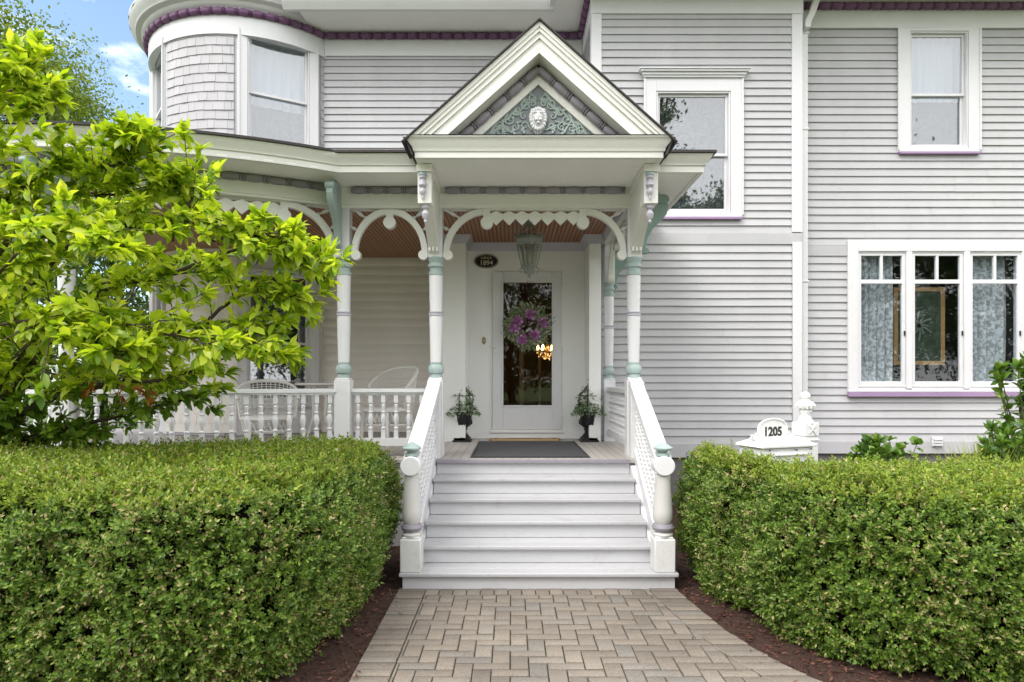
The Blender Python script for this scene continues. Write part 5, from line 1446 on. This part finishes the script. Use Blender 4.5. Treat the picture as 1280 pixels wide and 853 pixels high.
# ================================================================== HEDGES
from mathutils import noise as mnoise
def vnoise(P, sc_, seed=0.):
    return np.array([mnoise.noise((p[0] * sc_ + seed, p[1] * sc_ + seed * .7, p[2] * sc_)) for p in P])
def hedge(label, poly, top, sprigs_m2, rc=.10, seed=1, vis=None):
    """poly: footprint counter-clockwise; a rounded block of box leaves"""
    random.seed(seed)
    r_ = np.random.default_rng(seed)
    poly = np.array(poly, float); m = len(poly)
    # resample the outline finely
    pts = []
    for i in range(m):
        a, b = poly[i], poly[(i + 1) % m]; k = max(1, int(np.linalg.norm(b - a) / .08))
        for j in range(k): pts.append(a + (b - a) * j / k)
    pts = np.array(pts)
    for _ in range(9): pts = (np.roll(pts, 1, 0) + 2 * pts + np.roll(pts, -1, 0)) / 4
    tg = np.roll(pts, -1, 0) - np.roll(pts, 1, 0); nr = norm(np.stack([tg[:, 1], -tg[:, 0]], 1))
    cen = pts.mean(0)
    # profile of the side: (inset, z, nz)
    prof = [(.17, .03, -.1), (.07, .12, 0), (.0, .35, 0), (-.025, .65, 0), (-.005, top - .32, .1), (.035, top - .17, .35), (.10, top - .065, .75), (.22, top, 1)]
    rings = [np.concatenate([pts - nr * ins, np.full((len(pts), 1), z)], 1) for ins, z, nz in prof]
    n = len(pts); V = np.concatenate(rings); Fq = []
    for j in range(len(prof) - 1):
        for i in range(n): Fq.append((j * n + i, j * n + (i + 1) % n, (j + 1) * n + (i + 1) % n, (j + 1) * n + i))
    tris = []; 
    for q in Fq: tris += [(q[0], q[1], q[2]), (q[0], q[2], q[3])]
    from mathutils.geometry import tessellate_polygon
    topring = [Vector((*pts[i] - nr[i] * .22, 0)) for i in range(n)]
    tt = tessellate_polygon([topring]); o = (len(prof) - 1) * n
    tris += [(a + o, b + o, c + o) for a, b, c in tt]
    tris = np.array(tris)
    A, B, C_ = V[tris[:, 0]], V[tris[:, 1]], V[tris[:, 2]]
    nn = np.cross(B - A, C_ - A); ar = np.linalg.norm(nn, axis=1) / 2; nn = norm(nn)
    mid = (A + B + C_) / 3
    flip = np.where((np.abs(nn[:, 2]) > .6) & (nn[:, 2] < 0) & (mid[:, 2] > .5), -1, 1)
    nn = nn * flip[:, None]
    wgt = ar.copy()
    if vis is not None: wgt = wgt * vis(mid, nn)
    N_ = int(wgt.sum() * sprigs_m2)
    idx = r_.choice(len(tris), N_, p=wgt / wgt.sum())
    u, v = r_.random(N_), r_.random(N_); sw = u + v > 1; u[sw] = 1 - u[sw]; v[sw] = 1 - v[sw]
    P = A[idx] + (B - A)[idx] * u[:, None] + (C_ - A)[idx] * v[:, None]; NN = nn[idx]
    lump = vnoise(P, 1.7, seed + 5) * .06 + vnoise(P, 3.6, seed) * .06 + vnoise(P * np.array([1, 1, .55]), 8.5, seed + 3) * .05
    gap = vnoise(P, 5.5, seed + 9)
    istop = NN[:, 2] > .7
    P = P + NN * (lump * np.where(istop, .45, 1.0) + r_.normal(0, .024, N_) - .022 - np.where((gap < -.36) & ~istop, .04, 0))[:, None]
    keep = (gap > -.48) | istop | (r_.random(N_) < .5)
    P = P + NN * np.where(r_.random(N_) < .025, r_.uniform(.02, .07, N_), 0)[:, None]      # stray shoots
    P, NN, istop = P[keep], NN[keep], istop[keep]; N_ = len(P)
    SD = norm(NN + np.array([0, 0, .65]) * (~istop)[:, None] + r_.normal(0, .42, (N_, 3)))
    K = 9
    t = np.tile(np.arange(K) / K, N_); Sd = np.repeat(SD, K, 0); Pb = np.repeat(P, K, 0)
    ang = np.tile(np.arange(K) * 2.4, N_) + np.repeat(r_.uniform(0, 6.28, N_), K)
    a1 = norm(np.cross(Sd, r_.normal(size=Sd.shape) * .01 + np.array([.3, .2, .9]))); a2 = np.cross(Sd, a1)
    rad = a1 * np.cos(ang)[:, None] + a2 * np.sin(ang)[:, None]
    slen = np.repeat(r_.uniform(.035, .075, N_), K)
    lp = Pb + Sd * (t * slen)[:, None]
    ld = norm(rad * .9 + Sd * (.35 + t * .9)[:, None])
    ln = r_.uniform(.019, .033, N_ * K) * (1.05 - .25 * t)
    V1, sp = leaf_arrays(lp, ld, Sd + r_.normal(0, .25, Sd.shape), ln, ln * r_.uniform(.48, .62, N_ * K), fold=.12)
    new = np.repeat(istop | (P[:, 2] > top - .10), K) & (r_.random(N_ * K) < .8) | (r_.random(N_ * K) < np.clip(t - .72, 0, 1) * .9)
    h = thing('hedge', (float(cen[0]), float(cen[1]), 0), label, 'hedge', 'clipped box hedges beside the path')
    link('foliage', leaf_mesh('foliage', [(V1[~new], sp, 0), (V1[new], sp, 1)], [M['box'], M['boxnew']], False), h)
    # near-black core a hand's depth inside, standing in for shade among twigs
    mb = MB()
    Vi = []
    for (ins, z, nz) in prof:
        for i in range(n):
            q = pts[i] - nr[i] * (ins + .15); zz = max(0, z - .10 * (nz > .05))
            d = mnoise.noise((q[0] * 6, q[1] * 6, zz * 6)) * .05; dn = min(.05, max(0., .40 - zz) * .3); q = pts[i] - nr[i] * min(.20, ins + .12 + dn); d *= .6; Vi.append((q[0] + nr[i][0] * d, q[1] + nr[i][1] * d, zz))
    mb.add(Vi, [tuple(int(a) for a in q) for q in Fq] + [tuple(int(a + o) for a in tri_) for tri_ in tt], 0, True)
    # stems showing at the foot
    for q in range(int(n * .5)):
        i = random.randrange(n); b_ = pts[i] - nr[i] * random.uniform(.14, .25)
        mb.tube([(b_[0], b_[1], 0), (b_[0] + random.uniform(-.05, .05) + nr[i][0] * .0, b_[1] + random.uniform(-.05, .05) + nr[i][1] * .0, .22), (b_[0] + random.uniform(-.08, .08), b_[1] + random.uniform(-.08, .08), .45)], [.012, .008, .004], 5)
    obj('stems_shade_core', mb, M['twig_shade'], h)
    return h
def vis_front(mid, nn):
    """fewer leaves on the faces that look away from the garden path"""
    w = np.ones(len(mid)); back = nn[:, 1] > .5; w[back] = .3; return w
hedge('long left box hedge under the bright green tree, clipped flat on top', [(-5.2, 2.92), (-1.45, 2.95), (-1.12, 3.25), (-1.02, 4.0), (-.98, 5.1), (-1.02, 5.45), (-2.0, 5.15), (-3.2, 4.75), (-5.2, 4.6)], 1.09, 2500, seed=3,
      vis=lambda m, nn: vis_front(m, nn) * np.where((m[:, 0] < -4.3) | (nn[:, 0] < -.6), .15, 1))
hedge('right box hedge curving round the white mailbox beside the steps', [(1.52, 4.30), (1.60, 3.85), (1.82, 3.45), (2.2, 3.2), (3.0, 3.1), (4.6, 3.15), (4.6, 4.2), (2.35, 4.22), (1.80, 4.34), (1.74, 4.5), (1.84, 5.38), (1.38, 5.38), (1.42, 4.8)], 1.045, 2500, seed=5,
      vis=lambda m, nn: vis_front(m, nn) * np.where((m[:, 0] > 3.9), .3, 1))

# ================================================================== TREES AND PLANTS
def limb(mb, a, b, r0, r1, bend=.12, n=7, sag=0.):
    a = Vector(a); b = Vector(b); l = (b - a).length
    off = Vector((random.uniform(-1, 1), random.uniform(-1, 1), random.uniform(-.3, 1))) * bend * l
    pts = []
    for i in range(n + 1):
        t = i / n; q = a.lerp(b, t) + off * math.sin(t * PI) + Vector((0, 0, -sag * math.sin(t * PI) * l))
        q += Vector((random.uniform(-1, 1), random.uniform(-1, 1), random.uniform(-1, 1))) * .012 * l * (0 < i < n)
        pts.append(q)
    mb.tube(pts, [r0 + (r1 - r0) * i / n for i in range(n + 1)], 6)
    return pts
def leafy_sets(twigs, per, ln, wd, whorl=.5, upbias=.6, seed=0, curl=.18):
    """twigs: list of (p0,p1) -> leaf V arrays"""
    r_ = np.random.default_rng(seed)
    Pb = []; D = []
    for a, b in twigs:
        a = np.array(a); b = np.array(b); d = (b - a) / (np.linalg.norm(b - a) + 1e-9)
        k = per
        t = np.concatenate([r_.uniform(.05, 1, int(k * (1 - whorl))), np.ones(k - int(k * (1 - whorl)))])
        q = a + (b - a) * t[:, None]
        dd = d * r_.uniform(.4, 1.1, (k, 1)) + r_.normal(0, .55, (k, 3)) + np.array([0, 0, .12])
        Pb.append(q); D.append(dd)
    Pb = np.concatenate(Pb); D = norm(np.concatenate(D)); n = len(Pb)
    nn = r_.normal(0, .45, (n, 3)) + np.array([0, -.15, upbias + .4])
    l = ln * np.clip(r_.normal(.9, .22, n), .4, 1.35)
    return leaf_arrays(Pb, D, nn, l, l * r_.uniform(wd * .85, wd * 1.15, n), True, fold=.14, curl=curl)
# foreground tree -----------------------------------------------------------------
random.seed(21)
t1 = thing('young_tree', (-4.05, 4.95, 0), 'young tree with glowing lime green leaves leaning over the left hedge', 'tree')
mbT = MB(); 
base = Vector((-4.05, 4.95, 0)); fork = Vector((-3.85, 4.75, 1.05))
limb(mbT, base, fork, .085, .065, .05)
mid_low = Vector((-3.55, 4.45, 1.22))
def T3(x, y, Y): return Vector((PX(x, Y), Y, PZ(y, Y)))
# main boughs: (list of waypoint pixels with depth)
boughs = [
 [(-40, 560, 4.7), (20, 515, 4.4), (110, 487, 4.2), (215, 470, 4.0), (300, 440, 3.9)],
 [(-40, 560, 4.7), (60, 500, 4.5), (160, 440, 4.3), (250, 405, 4.1), (345, 408, 4.0)],
 [(-40, 560, 4.7), (30, 470, 4.5), (120, 370, 4.3), (210, 345, 4.1), (310, 310, 4.0), (378, 332, 3.95)],
 [(-40, 560, 4.7), (10, 420, 4.4), (60, 330, 4.2), (150, 285, 4.0), (270, 280, 3.9), (350, 300, 3.85)],
 [(-60, 500, 4.6), (-20, 360, 4.3), (40, 260, 4.1), (120, 245, 4.0), (205, 238, 4.0)],
 [(-60, 500, 4.6), (-30, 300, 4.2), (20, 240, 4.0), (80, 205, 3.9)],
 [(-60, 500, 4.6), (-20, 260, 4.0), (-10, 140, 3.6), (25, 100, 3.4)],
 [(-40, 560, 4.8), (50, 545, 4.7), (150, 520, 4.6), (240, 500, 4.6)],
 [(-40, 570, 4.7), (40, 550, 4.7), (90, 540, 4.6), (110, 565, 4.6)],
 [(-40, 560, 4.7), (30, 440, 4.2), (100, 400, 3.8), (180, 410, 3.6), (260, 430, 3.5)],
 [(-60, 520, 4.7), (0, 380, 4.8), (90, 300, 4.8), (180, 250, 4.7), (240, 240, 4.7)],
 [(-40, 560, 4.7), (40, 420, 4.9), (140, 350, 4.9), (240, 330, 4.8), (310, 360, 4.7)],
 [(110, 215, 4.0), (150, 205, 3.95), (160, 185, 3.9)],
 [(215, 300, 4.0), (240, 250, 4.0), (225, 232, 3.95)],
 [(260, 300, 4.0), (310, 295, 3.9), (345, 292, 3.85)],
 [(260, 400, 4.1), (310, 360, 4.0), (335, 372, 4.0), (362, 372, 3.95)],
 [(300, 310, 4.0), (350, 318, 3.95), (404, 326, 3.9)],
 [(240, 405, 4.1), (300, 425, 4.0), (345, 440, 3.95)],
 [(-50, 420, 4.0), (10, 330, 3.6), (70, 290, 3.5), (130, 300, 3.4)],
 [(-50, 450, 4.0), (20, 400, 3.7), (90, 420, 3.6), (150, 440, 3.5)],
]
twigs = []; low = []; tips = []
for bi, w in enumerate(boughs):
    pts = [T3(*q) for q in w]
    if bi < 12 or bi > 17: pts = [fork] + pts
    fine = []
    for i in range(len(pts) - 1):
        p0 = pts[max(0, i - 1)]; p1 = pts[i]; p2 = pts[i + 1]; p3 = pts[min(len(pts) - 1, i + 2)]
        for j in range(6):
            t = j / 6
            q = .5 * ((2 * p1) + (p2 - p0) * t + (2 * p0 - 5 * p1 + 4 * p2 - p3) * t * t + (3 * p1 - p0 - 3 * p2 + p3) * t ** 3)
            fine.append(q + Vector((random.uniform(-1, 1), random.uniform(-1, 1), random.uniform(-1, 1))) * .012)
    fine.append(pts[-1]); m = len(fine)
    r0 = .034 if bi < 12 else .010
    mbT.tube(fine, [r0 * (1 - i / m) ** 1.1 + .0035 for i in range(m)], 6)
    start = int(m * .28) if bi < 12 else 1
    for i in range(start, m):
        d = (fine[min(i + 1, m - 1)] - fine[max(i - 1, 0)]).normalized()
        for q in range((2 if i < m - 3 else 3) if fine[i].x < -2.25 else (1 if i < m - 2 else 2)):
            dv = (d * random.uniform(.5, 1.2) + Vector((random.uniform(-1, 1), random.uniform(-1, 1), random.uniform(-.35, .5))) * .85).normalized()
            l = random.uniform(.12, .50) * (.8 if fine[i].x > -2.2 else 1) * (1.0 if i < m - 4 else .6)
            e = fine[i] + dv * l
            mbT.tube([fine[i], fine[i] + dv * l * .5 + Vector((0, 0, .012)), e], [.0045, .0035, .002], 5)
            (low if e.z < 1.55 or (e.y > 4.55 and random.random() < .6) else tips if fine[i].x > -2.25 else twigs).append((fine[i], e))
obj('trunk', mbT, M['bark'], t1)
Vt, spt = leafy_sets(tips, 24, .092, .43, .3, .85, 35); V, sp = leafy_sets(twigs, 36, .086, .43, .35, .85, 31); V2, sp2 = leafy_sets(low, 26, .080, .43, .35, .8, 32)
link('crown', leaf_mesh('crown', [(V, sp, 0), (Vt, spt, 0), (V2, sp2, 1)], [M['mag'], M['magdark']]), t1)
dr = [(T3(165, 482, 3.95), T3(178, 492, 3.95)), (T3(150, 478, 3.95), T3(152, 497, 3.95)), (T3(185, 485, 3.95), T3(186, 500, 3.95)), (T3(120, 480, 4.1), T3(108, 490, 4.1))]
V, sp = leafy_sets(dr, 22, .05, .4, .4, .2, 33); link('withered_leaves', leaf_mesh('withered_leaves', [(V, sp, 0)], [M['dried']]), t1)

def big_tree(name, loc, hgt, rad, nclump, leaves, lsize, label, trunk_r=.25, cz=.62, seed=1, squash=.8, cat='tree', mat='treeleaf', group=None):
    random.seed(seed); r_ = np.random.default_rng(seed)
    t = thing(name, loc, label, cat, group); mb = MB(); b = Vector(loc); c = b + Vector((0, 0, hgt * cz))
    pts = limb(mb, b, c, trunk_r, trunk_r * .5, .03, 8)
    cl = []
    for i in range(nclump):
        u = Vector(rnd_unit(1)[0]); q = random.uniform(.55, 1) ** .6
        e = c + Vector((u.x * rad * q, u.y * rad * q, u.z * hgt * (1 - cz) * q * (1 if u.z > 0 else .75)))
        a = pts[random.randint(3, 8)] if u.z < .4 else pts[-1]
        limb(mb, a, e, trunk_r * .22, .012, .08, 6); cl.append(e)
    obj('trunk', mb, M['greybark'], t)
    cl = np.array([tuple(q) for q in cl]); k = leaves // nclump
    P = np.repeat(cl, k, 0) + r_.normal(0, 1, (k * nclump, 3)) * rad * np.array([.13, .13, .07]) * np.repeat(r_.uniform(.6, 1.3, nclump), k)[:, None]
    n = len(P); D = r_.normal(size=(n, 3)) + np.array([0, 0, -.25]); nn = r_.normal(0, .6, (n, 3)) + np.array([0, 0, 1.])
    l = r_.uniform(lsize * .6, lsize * 1.2, n)
    V, sp = leaf_arrays(P, D, nn, l, l * .55, fold=.15)
    link('crown', leaf_mesh('crown', [(V, sp, 0)], [M[mat]], False), t)
    return t
M['shadeleaf'] = leafmat('shade_tree_leaf', [(0, (.07, .12, .015)), (.5, (.15, .22, .025)), (1, (.26, .32, .05))], .42, .5)
big_tree('shade_tree', (-18.3, 19.5, 0), 14.0, 4.8, 190, 120000, .14, 'tall airy green tree rising behind the porch roof at far left', .3, .60, 4, mat='shadeleaf')
# street trees across the road (seen mirrored in the window panes)
for i, (x, y, h_, r_, cz_, lab) in enumerate([
        (-30, -24, 10, 6.0, .5, 'broad low street tree furthest left across the road'), (-19, -26, 11, 6.0, .5, 'wide dense street tree across the road on left'),
        (-9, -23, 9.5, 5.5, .48, 'round street tree across the road left of the path'), (0, -27, 10.5, 6.0, .48, 'broad street tree across the road facing the door'),
        (7.0, -21, 21, 3.6, .55, 'very tall narrow street tree across the road'), (13.5, -24, 14, 5.5, .5, 'full spreading street tree across the road on right'),
        (24, -24, 17, 6.0, .5, 'dense round street tree far right across the road'), (35, -26, 12, 6.5, .5, 'broad street tree furthest right across the road')]):
    big_tree('street_tree', (x, y, 0), h_, r_, 80, 22000, .30, lab, .3, cz_, 40 + i, group='street trees across the road')
big_tree('sky_screen_tree', (-15.5, 10.5, 0), 6.0, 3.4, 70, 16000, .20, 'added low dense tree screening the sky beyond the left end of the porch', .2, .5, 51)  # dense trees added to block the bright sky showing through the porch
big_tree('sky_screen_tree', (-11.0, 17.0, 0), 5.6, 3.2, 70, 14000, .20, 'added dark bushy tree screening the sky behind the round porch', .2, .5, 52)

def stem_plant(name, loc, hgt, stems, leaves, ln, wd, spread, label, cat, mat, seed, up=1.0, group=None):
    random.seed(seed); r_ = np.random.default_rng(seed)
    t = thing(name, loc, label, cat, group); mb = MB(); b = Vector(loc); tw = []
    for i in range(stems):
        a = random.uniform(0, 2 * PI); q = random.uniform(.1, 1) * spread
        e = b + Vector((math.cos(a) * q, math.sin(a) * q, hgt * random.uniform(.75, 1.0) * up)); s = b + Vector((math.cos(a) * .05, math.sin(a) * .05, 0))
        m_ = s.lerp(e, .5) + Vector((0, 0, hgt * .08)); mb.tube([s, m_, e], [.010, .007, .003], 5); tw += [(m_.lerp(e, .2), e), (s.lerp(m_, .5), m_)]
    obj('stems', mb, M['greybark'], t)
    V, sp = leafy_sets(tw, leaves, ln, wd, .35, .5, seed, .25)
    link('foliage', leaf_mesh('foliage', [(V, sp, 0)], [M[mat]]), t); return t
stem_plant('leafy_shrub', (PX(1306, 5.1), 5.1, 0), 1.80, 40, 40, .09, .40, .36, 'glossy broad leaved shrub at right edge against the siding', 'shrub', 'plantleaf', 61)
stem_plant('leafy_shrub', (PX(1270, 4.75), 4.75, 0), 1.27, 30, 36, .085, .38, .24, 'lower yellow green shrub behind right end of the hedge', 'shrub', 'plantleaf', 62)
stem_plant('garden_plant', (PX(1103, 6.3), 6.3, 0), 1.00, 34, 18, .085, .7, .34, 'low leafy plant poking up behind the right hedge below siding', 'plant', 'plantleaf', 63)
stem_plant('leafy_shrub', (PX(75, 5.0), 5.0, 0), 1.22, 16, 16, .10, .42, .35, 'small green shrub under the tree before the porch balusters', 'shrub', 'magdark', 64)
# tuft of yellowish blades
g = thing('grass_tuft', (PX(1240, 4.85), 4.85, 0), 'tuft of pale yellow green blades behind hedge near right edge', 'grass tuft')
n = 500; p = np.stack([PX(1240, 4.85) + rng.normal(0, .05, n), 4.85 + rng.normal(0, .05, n), np.full(n, .35)], 1)
d = np.stack([rng.normal(0, .28, n), rng.normal(0, .28, n), np.ones(n)], 1)
V, sp = leaf_arrays(p, d, rng.normal(size=(n, 3)), rng.uniform(.55, .86, n), np.full(n, .012), True, fold=.1, curl=.12)
link('blades', leaf_mesh('blades', [(V, sp, 0)], [M['yellowleaf']]), g)
mb = MB(); mb.lathe((PX(1240, 4.85), 4.85, 0), (0, 0, 1), [(.05, 0), (.06, .2), (.04, .4)], 8); obj('crown', mb, M['greybark'], g)

# ================================================================== LIGHT, SKY, CAMERA
SUN = Vector((-.44, -.42, .79)).normalized()
el = math.asin(SUN.z); az_ = math.atan2(SUN.x, SUN.y)
w = bpy.data.worlds.new('World'); S.world = w; w.use_nodes = True
nt = w.node_tree; nt.nodes.clear()
out = N(nt, 'ShaderNodeOutputWorld'); bg = N(nt, 'ShaderNodeBackground')
sky = N(nt, 'ShaderNodeTexSky'); sky.sky_type = 'NISHITA'; sky.sun_disc = False; sky.sun_elevation = el; sky.sun_rotation = az_ % (2 * PI); sky.air_density = 1.0; sky.dust_density = 1.0; sky.ozone_density = 1.5
tc = N(nt, 'ShaderNodeTexCoord'); mp = N(nt, 'ShaderNodeMapping'); mp.inputs['Scale'].default_value = (2.2, 2.2, 5.0)
L(nt, tc.outputs['Generated'], mp.inputs[0])
ns = N(nt, 'ShaderNodeTexNoise'); ns.inputs['Scale'].default_value = 1.7; ns.inputs['Detail'].default_value = 7; ns.inputs['Roughness'].default_value = .6; L(nt, mp.outputs[0], ns.inputs[0])
dt = N(nt, 'ShaderNodeVectorMath', operation='DOT_PRODUCT'); L(nt, tc.outputs['Generated'], dt.inputs[0]); dt.inputs[1].default_value = Vector((-.50, .78, .37)).normalized()
clr = ramp(nt, dt.outputs['Value'], [(.0, 1.), (.80, .58), (.96, .20)])
am = N(nt, 'ShaderNodeMath', operation='ADD'); L(nt, ns.outputs['Fac'], am.inputs[0]); L(nt, clr, am.inputs[1])
cl = ramp(nt, am.outputs[0], [(.78, .0), (1.22, .96)])      # broken cloud, clearing towards the upper left
CLOUD = (8.4, 8.4, 8.45)
L(nt, mixc(nt, cl, sky.outputs[0], CLOUD), bg.inputs[0])
bg.inputs[1].default_value = .15
L(nt, bg.outputs[0], out.inputs[0])
sl = bpy.data.lights.new('sun', 'SUN'); sl.energy = 1.5; sl.angle = R(32); sl.color = (1, .96, .90)
so = bpy.data.objects.new('sun', sl); COL.objects.link(so); so.rotation_euler = SUN.to_track_quat('Z', 'Y').to_euler()
cd = bpy.data.cameras.new('camera'); co = bpy.data.objects.new('camera', cd); COL.objects.link(co)
co.location = (0, 0, EYE); co.rotation_euler = (PI / 2, 0, 0)
cd.sensor_width = 36; cd.lens = 36 * F / 1280; cd.shift_y = (475 - 426.5) / 1280; cd.clip_end = 2000; cd.clip_start = .05
S.camera = co
S.cycles.max_bounces = 12; S.cycles.diffuse_bounces = 7; S.cycles.transparent_max_bounces = 16
S.view_settings.view_transform = 'Standard'; S.view_settings.look = 'None'; S.view_settings.exposure = 1.08; S.view_settings.gamma = 1
S.view_settings.use_curve_mapping = False
S.render.resolution_x = 1024; S.render.resolution_y = 682
